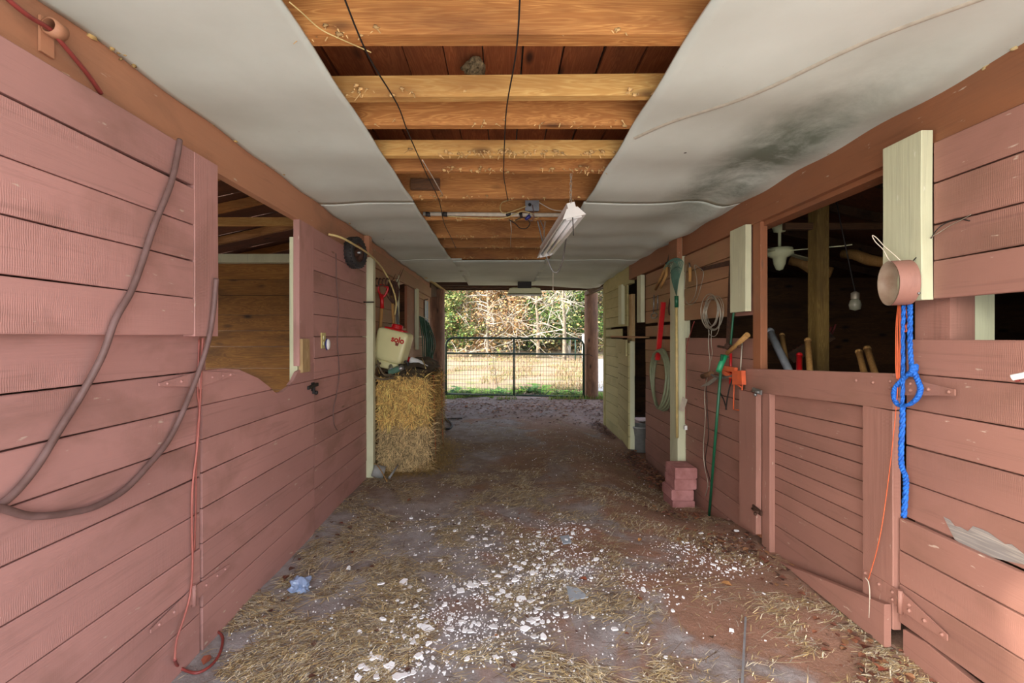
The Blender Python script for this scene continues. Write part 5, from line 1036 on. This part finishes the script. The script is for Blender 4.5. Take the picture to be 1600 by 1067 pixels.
g = A_(811, 545, 34); mb = MB(); mb.tube([(-.2+A_(772, 0, 34).x, 34, ground_z(-.2, 34)), (A_(772, 0, 34).x, 34, 1.9)], .04, 8); solo('fence_stake', 'thin pale stake at the left of the field', 'stake', mb, M['fpost'])
mb = MB(); mb.prism([(A_(932, 0, 11.5).x, 11.5, .0), (A_(980, 0, 11.5).x, 11.5, .0), (A_(985, 0, 24).x, 24, .2), (A_(925, 0, 24).x, 24, .2)], (0,0,.03)); o = mb.build('road', M['road']); o['kind'] = 'structure'

# ================================================================ trees
def leafcloud(mb, c, r, n, cols, rr, size=(.05,.12), sq=(1,1,.8)):
    for k in range(n):
        a = rr.uniform(0, 6.283); u = rr.uniform(-1, 1); q = r*rr.random()**.4; s_ = math.sqrt(1-u*u)
        p_ = Vector(c)+Vector((math.cos(a)*s_*q*sq[0], math.sin(a)*s_*q*sq[1], u*q*sq[2])); L = rr.uniform(*size)
        d = Vector((rr.gauss(0,1), rr.gauss(0,1), rr.gauss(-.2,.7))).normalized()*L; e = d.orthogonal().normalized()*L*.42; cc = rr.choice(cols); f = rr.uniform(.6, 1.3)
        mb.add([p_, p_+d*.5+e, p_+d, p_+d*.5-e], [(0,1,2,3)], tuple(min(1, v*f) for v in s2l(cc)[:3])+(1,))
def tree(name, label, x, y, h, seed, leafcols, nleaf, twig='barkp', spread=.5, low=.15, lsize=(.1,.24), trunk=.12, droop=0, cat='tree', nb=15):
    rr = random.Random(seed); gz = ground_z(x, y); t = thing(name, label, cat, (x, y, gz)); mb = MB(); lb = MB(); tips = []
    T = [Vector((x+.25*noise.noise((seed, k*.5, 0))*k*.25, y, gz-.1+h*.85*k/6)) for k in range(7)]; mb.tube(curve(T, 3), [trunk*(1-.75*k/18) for k in range(19)], 7); mb.build('trunk', M['bark'], t)
    mb = MB()
    def br(p0, d, L, r_, lv):
        pts = [p0]; q = p0.copy(); dd = d.copy()
        for k in range(4):
            dd = (dd+Vector((rr.gauss(0,.28), rr.gauss(0,.28), rr.gauss(.04-droop,.22)))).normalized(); q = q+dd*L/4; pts.append(q.copy())
        mb.tube(pts, [r_*(1-.17*k) for k in range(5)], 4 if lv else 5, cap=False); tips.append(pts[2]); tips.append(pts[-1])
        if lv < 2:
            for k in range(4 if lv == 0 else 3):
                s_ = pts[rr.randint(1, 4)]; br(s_, (dd*.5+Vector((rr.gauss(0,.8), rr.gauss(0,.8), rr.gauss(.1-droop,.6)))).normalized(), L*rr.uniform(.4,.65), r_*.5, lv+1)
    for k in range(nb):
        f = low+(1-low)*k/nb; p0 = T[min(5, int(f*6))].lerp(T[min(6, int(f*6)+1)], f*6 % 1); a = rr.uniform(0, 6.28); br(p0, Vector((math.cos(a), math.sin(a), rr.uniform(.0,.7))).normalized(), h*spread*rr.uniform(.55,1)*(1.1-.5*f), trunk*.32*(1.15-.6*f), 0)
    mb.build('branches', M[twig], t)
    if nleaf:
        for p_ in tips: leafcloud(lb, p_, h*.06, max(1, nleaf//len(tips)), leafcols, rr, lsize)
        o = lb.build('foliage', M['leaf'], t); o['kind'] = 'stuff'
RUST = [(186,146,96), (168,126,84), (200,168,110), (150,110,72)]; GRN = [(86,124,54), (110,146,60), (60,96,46), (140,160,80)]; OLV = [(122,124,76), (150,146,92), (96,104,64), (176,164,96)]; DK = [(46,66,42), (64,82,48), (86,96,60)]
tr = [('oak_tree', 'rust leaved tree straight beyond the middle of the gate', .5, 30, 9, RUST, 9000, 'barkp'), ('oak_tree', 'rust leaved tree left of centre beyond the field', -2.4, 31, 9.5, RUST+OLV, 8000, 'barkp'),
      ('shrub_tree', 'green shrubby tree low at the left end of the field', -3.5, 28, 5.2, GRN+OLV, 8000, 'bark'), ('bare_tree', 'bare pale twigged tree behind the gate, right of centre', 2.1, 27, 8, RUST, 900, 'barkp'),
      ('bare_tree', 'bare pale twigged tree at the far left of the gate view', -4.7, 33, 10, OLV, 1800, 'barkp'), ('holly_tree', 'dense bright green tree beside the pale fence posts', 4.4, 31, 8.5, GRN, 14000, 'bark'),
      ('bare_tree', 'pale bare tree over the pale fence posts', 3.4, 25, 8.5, OLV, 700, 'barkp'), ('oak_tree', 'olive leaved tree behind the bright green one', 7.2, 34, 10, OLV, 8000, 'bark'), ('cedar_tree', 'dark evergreen tree standing behind the left trees', -1.2, 36, 11, DK+OLV, 9000, 'bark'),
      ('cedar_tree', 'dark evergreen tree standing behind the central trees', 2.6, 37, 12, DK+OLV, 9000, 'bark'), ('oak_tree', 'olive tree at the far left outside the post', -8, 34, 10, OLV, 6000, 'bark'), ('bare_tree', 'bare tree at the far right beyond the road', 10.5, 32, 10, RUST, 3000, 'barkp'),
      ('bare_tree', 'slender bare tree in front of the rust leaved ones', -.9, 27.5, 6.5, RUST, 600, 'barkp')]
for i, (nm, lb, x, y, h, cols, nl, tw) in enumerate(tr): tree(nm, lb, x, y, h, 30+i, cols, nl, tw, low=.12, spread=.42, droop=.05 if 'bare' in nm else 0, nb=20 if 'bare' in nm else 15, lsize=(.08,.2))
# dense woods behind
mb = MB(); rr = random.Random(77)
for k in range(90):
    x = rr.uniform(-34, 34); y = rr.uniform(40, 50); hh = rr.uniform(4, 9); z = .4
    while z < hh+3: leafcloud(mb, (x+rr.gauss(0,.8), y, z), 1.9, 240, rr.choice([OLV, DK, RUST+DK, OLV+DK]), rr, (.22,.5)); z += 1.6
solo('woods', 'dense mixed woods closing the view behind the field', 'woods', mb, M['leaf'], kind='stuff')
mb = MB(); n_ = 60
for row in range(3):
    for i in range(n_): x = -45+90*i/n_+rr.uniform(-.6,.6); mb.tube([(x, 51+row*2+rr.uniform(-1,1), 0), (x+rr.uniform(-.5,.5), 52+row*2, 14)], [.55, .25], 6)
solo('tree_trunks', 'grey trunks massed deep in the woods', 'woods', mb, M['bark'], kind='stuff')
mb = MB()
for k in range(260): x = rr.uniform(-30, 30); leafcloud(mb, (x, rr.uniform(33, 37), .55+rr.random()*.7), rr.uniform(.5,1.1), 130, rr.choice([DK, DK+OLV, OLV+RUST]), rr, (.1,.24))
solo('undergrowth', 'dark undergrowth along the far edge of the field', 'undergrowth', mb, M['leaf'], kind='stuff')
# grass and weeds
mb = MB()
def blade(mb, p_, L, rr, col, w_=.004):
    a = rr.uniform(0, 6.28); d = Vector((math.cos(a), math.sin(a), 0)); s_ = Vector((-d.y, d.x, 0))*w_; m_ = p_+d*L*.25+Vector((0,0,L*.6)); e = p_+d*L*.6+Vector((0,0,L*.85)); f = rr.uniform(.7, 1.3); c = tuple(min(1, v*f) for v in s2l(col)[:3])+(1,); mb.add([p_-s_, p_+s_, m_+s_*.7, m_-s_*.7, e], [(0,1,2,3), (3,2,4)], c)
for k in range(26000):
    y = 10.0+abs(rr.gauss(0, 1.0)); x = rr.uniform(-2.2, 4.5); dn_ = noise.noise((x*.9, y*.8, 2))
    if dn_ < -.12-(.25 if x < -.2 and y > 10.2 else 0): continue
    zz_ = floor_z(x, y) if y < 10.75 else ground_z(x, y); blade(mb, Vector((x, y, zz_)), rr.uniform(.04, .13), rr, rr.choice([(120,170,70), (150,186,84), (96,146,60), (186,176,110)]))
for k in range(20000):
    y = 12+rr.random()**1.5*18; x = rr.uniform(-.22, .36)*y*1.1
    if noise.noise((x*.5, y*.35, 7)) < 0: continue
    blade(mb, Vector((x, y, ground_z(x, y))), rr.uniform(.06, .2), rr, rr.choice([(170,148,112), (160,138,96), (136,138,80), (146,118,84)]), .008)
solo('field_grass', 'green and dry grass growing at the gate and across the field', 'grass', mb, M['leaf'], kind='stuff')
def weed(lb, x, y, n, hgt, sz, col, g=None):
    z = floor_z(x, y) if y < 10.75 else ground_z(x, y); t = thing('leafy_weed', lb, 'weed', (x, y, z), g); st = MB(); lf = MB()
    for k in range(n):
        a = rr.uniform(0, 6.28); L = hgt*rr.uniform(.5, 1); e = Vector((x+math.cos(a)*L*.8, y+math.sin(a)*L*.8, z+L*.7)); st.tube([(x, y, z), e], .003, 4); d = Vector((math.cos(a), math.sin(a), .1))*sz; s_ = Vector((-math.sin(a), math.cos(a), .1))*sz*.4; f = rr.uniform(.7, 1.25); c = tuple(min(1, v*f) for v in s2l(col)[:3])+(1,)
        for q in (.5, 1): b_ = Vector((x, y, z)).lerp(e, q); lf.add([b_, b_+d*.5+s_, b_+d, b_+d*.5-s_], [(0,1,2,3)], c)
    st.build('stems', M['green'], t); o = lf.build('leaves', M['leaf'], t); o['kind'] = 'stuff'
for k, (px, Y, s_) in enumerate(((712, 10.9, .12), (724, 10.7, .14), (735, 11.0, .15), (748, 10.8, .14), (762, 10.9, .16), (776, 11.3, .14), (790, 10.8, .15), (805, 11.0, .15), (818, 11.2, .2), (835, 11.2, .22), (730, 10.4, .12), (848, 10.9, .15), (700, 10.6, .16), (875, 10.6, .12), (898, 10.5, .12))):
    weed('bright green leafy weed growing at the foot of the gate', A_(px, 0, Y).x, Y, 26, s_*1.7, s_*.9, rr.choice([(120,180,50), (150,200,60), (90,160,60)]), 'weeds at the gate')
x, y = A_(778, 0, 12.5).x, 12.5; t = thing('sapling', 'thin leafless sapling standing in the field behind the gate', 'sapling', (x, y, ground_z(x, y))); mb = MB(); mb.tube([(x, y, -.05), (x-.1, y, .6), (x-.18, y, 1.15)], [.012,.009,.005], 6); mb.build('stem', M['bark'], t); mb = MB(); lf = MB()
for k in range(12):
    p_ = Vector((x-.02*k, y, .25+.075*k)); a = rr.uniform(0, 6.28); e = p_+Vector((math.cos(a)*.22, math.sin(a)*.2, .1)); mb.tube([p_, e], .004, 4); leafcloud(lf, e, .06, 7, [(150,170,80), (190,150,90)], rr, (.03,.06))
mb.build('twigs', M['bark'], t); o = lf.build('leaves', M['leaf'], t); o['kind'] = 'stuff'

# ================================================================ litter on the floor
rr = random.Random(21)
def sdens(x, y):
    d = .10
    if y < 4.8: d += .75*sm(.4, -1.3, x)*(1-sm(3.6, 5.2, y))+.25
    d += .5*sm(.2, -.9, x)*(1-sm(2.3, 3.4, y))
    d += .55*math.exp(-((x-.55)/.35)**2-((y-2.0)/.35)**2)+.6*math.exp(-((x-1.55)/.22)**2-((y-1.95)/.3)**2)+.35*math.exp(-((x-.2)/.6)**2-((y-4.0)/.6)**2)
    if x > .75 and y < 3: d *= .35 if x < 1.35 else 1
    q = noise.noise((x*2.6, y*2.6, 3))+.5*noise.noise((x*7, y*7, 9)); return max(.01, min(1, d*1.5*sm(-.22, .38, q)))
mb = MB(); k = 0
while k < 36000:
    y = 1.6+rr.random()**1.5*6.2; x = rr.uniform(XL+.01, XR-.03)
    if rr.random() > sdens(x, y): continue
    k += 1; z = floor_z(x, y); a = rr.gauss(.35+1.2*noise.noise((x*1.5, y*1.5, 40)), .45) if rr.random() < .7 else rr.uniform(0, 6.28); L = rr.uniform(.02, .09) if rr.random() < .93 else rr.uniform(.1, .2); d = Vector((math.cos(a), math.sin(a), 0)); s_ = Vector((-d.y, d.x, 0))*rr.uniform(.0007, .0021)
    p_ = Vector((x, y, z+rr.uniform(.003,.012)))-d*L*rr.random(); m_ = p_+d*L*.5+s_*rr.uniform(-6,6); m_.z = floor_z(m_.x, m_.y)+rr.uniform(.005,.016); e = p_+d*L; e.z = floor_z(e.x, e.y)+rr.uniform(.003,.012)
    if e.x < XL+.005 or m_.x < XL+.005: continue
    c = rr.choice([(214,192,146), (190,164,118), (236,220,180), (150,122,90), (188,176,158), (222,196,136), (246,236,208), (120,94,70)]); f = rr.uniform(.6, 1.25); mb.add([p_-s_, p_+s_, m_+s_, m_-s_, e], [(0,1,2,3), (3,2,4)], tuple(v*f for v in s2l(c)[:3])+(1,))
solo('straw_litter', 'scattered straw covering the dirt floor of the aisle', 'straw', mb, M['straw'], kind='stuff')
def leafmesh(mb, p_, sz, rr, col):
    a = rr.uniform(0, 6.28); d = Vector((math.cos(a), math.sin(a), rr.uniform(-.1,.25)))*sz; s_ = Vector((-math.sin(a), math.cos(a), rr.uniform(-.2,.2)))*sz*.36; f = rr.uniform(.6, 1.3); c = tuple(min(1, v*f) for v in s2l(col)[:3])+(1,); u = Vector((0,0,sz*.12))
    P_ = [p_-d*.5, p_-d*.2+s_+u, p_+d*.15+s_*.9+u*1.4, p_+d*.5, p_+d*.15-s_*.9+u, p_-d*.2-s_+u*1.4]; mb.add(P_+[p_+Vector((0,0,.001))], [(0,1,6), (1,2,6), (2,3,6), (3,4,6), (4,5,6), (5,0,6)], c)
LC = [(112,64,48), (134,80,56), (92,54,44), (150,104,70), (104,76,62)]
mb = MB()
def drift(n, fx, fy, sz=(.02,.05), hh=.02):
    for k in range(n):
        x, y = fx(), fy()
        if not (XL+.03 < x < XR-.03 or y > 8): continue
        leafmesh(mb, Vector((x, y, floor_z(x, y)+.006+rr.random()*hh)), rr.uniform(*sz), rr, rr.choice(LC))
drift(900, lambda: XR-.04-abs(rr.gauss(0,.13)), lambda: rr.uniform(4.5, 6.0), hh=.05); drift(260, lambda: XR-.05-abs(rr.gauss(0,.10)), lambda: rr.uniform(6.9, 8.1), hh=.03); drift(1400, lambda: rr.uniform(-1.2, 3.2), lambda: 9.0+rr.gauss(0,.7), (.03,.07), .01)
drift(120, lambda: rr.gauss(1.55,.13), lambda: rr.gauss(3.05,.12), hh=.01); drift(110, lambda: rr.gauss(1.62,.1), lambda: rr.gauss(1.98,.12), (.012,.04), hh=.015); drift(50, lambda: rr.gauss(1.62,.08), lambda: rr.gauss(2.75,.2)); drift(150, lambda: rr.uniform(-1.3, 1.6), lambda: rr.uniform(1.8, 8), (.012,.035)); drift(30, lambda: XL+.04+abs(rr.gauss(0,.25)), lambda: rr.uniform(2.2, 4.5)); drift(60, lambda: rr.gauss(1.45,.12), lambda: rr.gauss(3.7,.12))
solo('leaf_litter', 'drifts of small dry brown leaves along the walls and aisle', 'leaves', mb, M['leaf'], kind='stuff')
for px, py, s_, lb in ((447, 905, .05, 'dry red-brown leaf beside the plastic bag'), (323, 1035, .05, 'tan dry leaf inside the curl of red hose'), (532, 820, .045, 'orange brown leaf on the straw near the left wall'), (549, 866, .05, 'dark red leaf on straw left of the plaster chips'), (1353, 1015, .055, 'red-brown leaf in the straw before the gate'), (1380, 1052, .05, 'rusty leaf at the bottom of the straw by the right wall'),
                     (1135, 916, .06, 'brown leaf beside the small right cluster of plaster'), (911, 908, .05, 'red leaf among the plaster chips'), (866, 845, .045, 'brown curled leaf behind the plaster chips'), (1000, 846, .04, 'dark curled leaf on the clay')):
    mb = MB(); leafmesh(mb, GF(px, py)+Vector((0,0,.012)), s_, rr, rr.choice([(150,76,48), (128,62,44), (170,120,70)])); solo('dry_leaf', lb, 'leaf', mb, M['leaf'], 'single dry leaves on the floor')
# plaster chips
def chipmesh(mb, c, r, rr, hk=.3):
    n = rr.randint(5, 8); a0 = rr.uniform(0, 6.28); P_ = []; el = rr.uniform(.55, 1); ra = rr.uniform(0, 3.14)
    for i in range(n):
        a = a0+2*math.pi*i/n; q = r*rr.uniform(.5, 1.15); x_, y_ = math.cos(a)*q, math.sin(a)*q*el; P_.append(Vector((x_*math.cos(ra)-y_*math.sin(ra), x_*math.sin(ra)+y_*math.cos(ra), 0)))
    tl = Vector((rr.uniform(-.15,.15), rr.uniform(-.15,.15), 0)); h = r*hk*rr.uniform(.5, 1.2)
    lo = [c+p_+Vector((0,0,p_.dot(tl))) for p_ in P_]; hi = [c+p_*.93+Vector((0,0,h+p_.dot(tl)+rr.uniform(-.1,.1)*h)) for p_ in P_]
    mb.add(lo+hi, [tuple(range(n, 2*n))]+[(i, (i+1) % n, n+(i+1) % n, n+i) for i in range(n)]+[tuple(range(n-1, -1, -1))])
cl = [(745,830,30,14,16),(850,850,40,14,34),(880,832,25,10,20),(790,862,50,14,22),(870,885,42,12,40),(840,905,45,10,36),(810,935,40,14,22),(760,925,22,14,14),(735,915,18,8,8),(835,968,30,22,24),(745,985,22,14,14),(700,965,32,14,18),(660,950,45,20,22),(640,1000,28,22,20),(630,1045,40,14,20),(770,1015,30,14,12),(1090,868,45,16,26),(1120,890,34,14,18),(1060,855,30,8,8),(985,905,30,16,14),(930,900,50,14,16),(1040,930,20,12,6),(900,940,60,20,10),(560,1055,30,10,8),(500,960,60,30,8),(380,1000,40,20,5),(980,1010,70,30,6),(1150,850,30,20,4),(700,880,30,30,10),(600,830,60,20,6),(720,1010,60,30,16),(860,1030,60,25,8),(530,1000,50,30,8),(660,820,40,10,8),(800,820,60,12,10)]
cand = []
for cx_, cy_, sx, sy, n in cl:
    for k in range(n): cand.append((rr.gauss(cx_, sx), rr.gauss(cy_, sy), rr.choice([.007,.009,.011,.014,.018])*rr.uniform(.8,1.2)))
big = [(737,918,.032),(720,925,.03),(757,913,.026),(815,938,.032),(830,942,.025),(704,985,.03),(770,982,.028),(832,972,.03),(818,985,.03),(848,975,.022),(835,998,.025),(590,1030,.035),(610,1045,.03),(625,1060,.03),(668,985,.03),(645,1005,.024),(788,896,.022),(875,805,.022),(961,986,.020),(1005,923,.024),(1142,988,.014),(1193,930,.014),(1096,835,.022),(1150,832,.02),(1115,885,.02),(1040,1031,.013),(595,915,.02),(630,912,.028),(640,920,.024),(560,1063,.02),(545,890,.016),(460,880,.0)]
n_ind = 0; small = MB()
seen = []
for px, py, s_ in [b_ for b_ in big if b_[2] > 0]+cand:
    if py < 800 or py > 1085: continue
    p_ = GF(px, py)
    if not (XL+.05 < p_.x < XR-.05): continue
    if n_ind < 290 and s_ > .0085:
        mb = MB(); chipmesh(mb, p_+Vector((0,0,.009)), s_*1.15, rr, .13 if s_ > .02 else .32)
        solo('plaster_chip', 'white plaster chip scattered among straw on the dirt floor', 'plaster chip', mb, M['chip'], 'white plaster chips on the floor'); n_ind += 1
    else: chipmesh(small, p_+Vector((0,0,.004)), s_*.7, rr, .6)
for cx_, cy_, sx, sy, n in cl:
    for k in range(n*8):
        px, py = rr.gauss(cx_, sx*1.1), rr.gauss(cy_, sy*1.1)
        if py < 770: continue
        p_ = GF(px, py)
        if XL+.03 < p_.x < XR-.05: chipmesh(small, p_+Vector((0,0,.007)), rr.uniform(.0015,.006), rr, .7)
for k in range(500):
    x, y = rr.uniform(-1.2, 1.6), rr.uniform(2, 7); chipmesh(small, Vector((x, y, floor_z(x, y)+.002)), rr.uniform(.003,.008), rr, .5)
solo('plaster_crumbs', 'fine white plaster crumbs strewn over the dirt', 'plaster', small, M['chip'], kind='stuff')
for px, py, pts in ((900, 930, ((885,918),(905,922),(919,936),(890,942))), (884, 845, ((875,840),(889,838),(893,850),(880,852)))):
    mb = MB(); mb.prism([GF(*q)+Vector((0,0,.006)) for q in pts][::-1], (0,0,.006)); solo('drywall_piece', 'larger grey board scrap with a cracked corner among the chips' if px == 900 else 'small bluish board scrap at the back of the chips', 'board scrap', mb, M['chipg'])
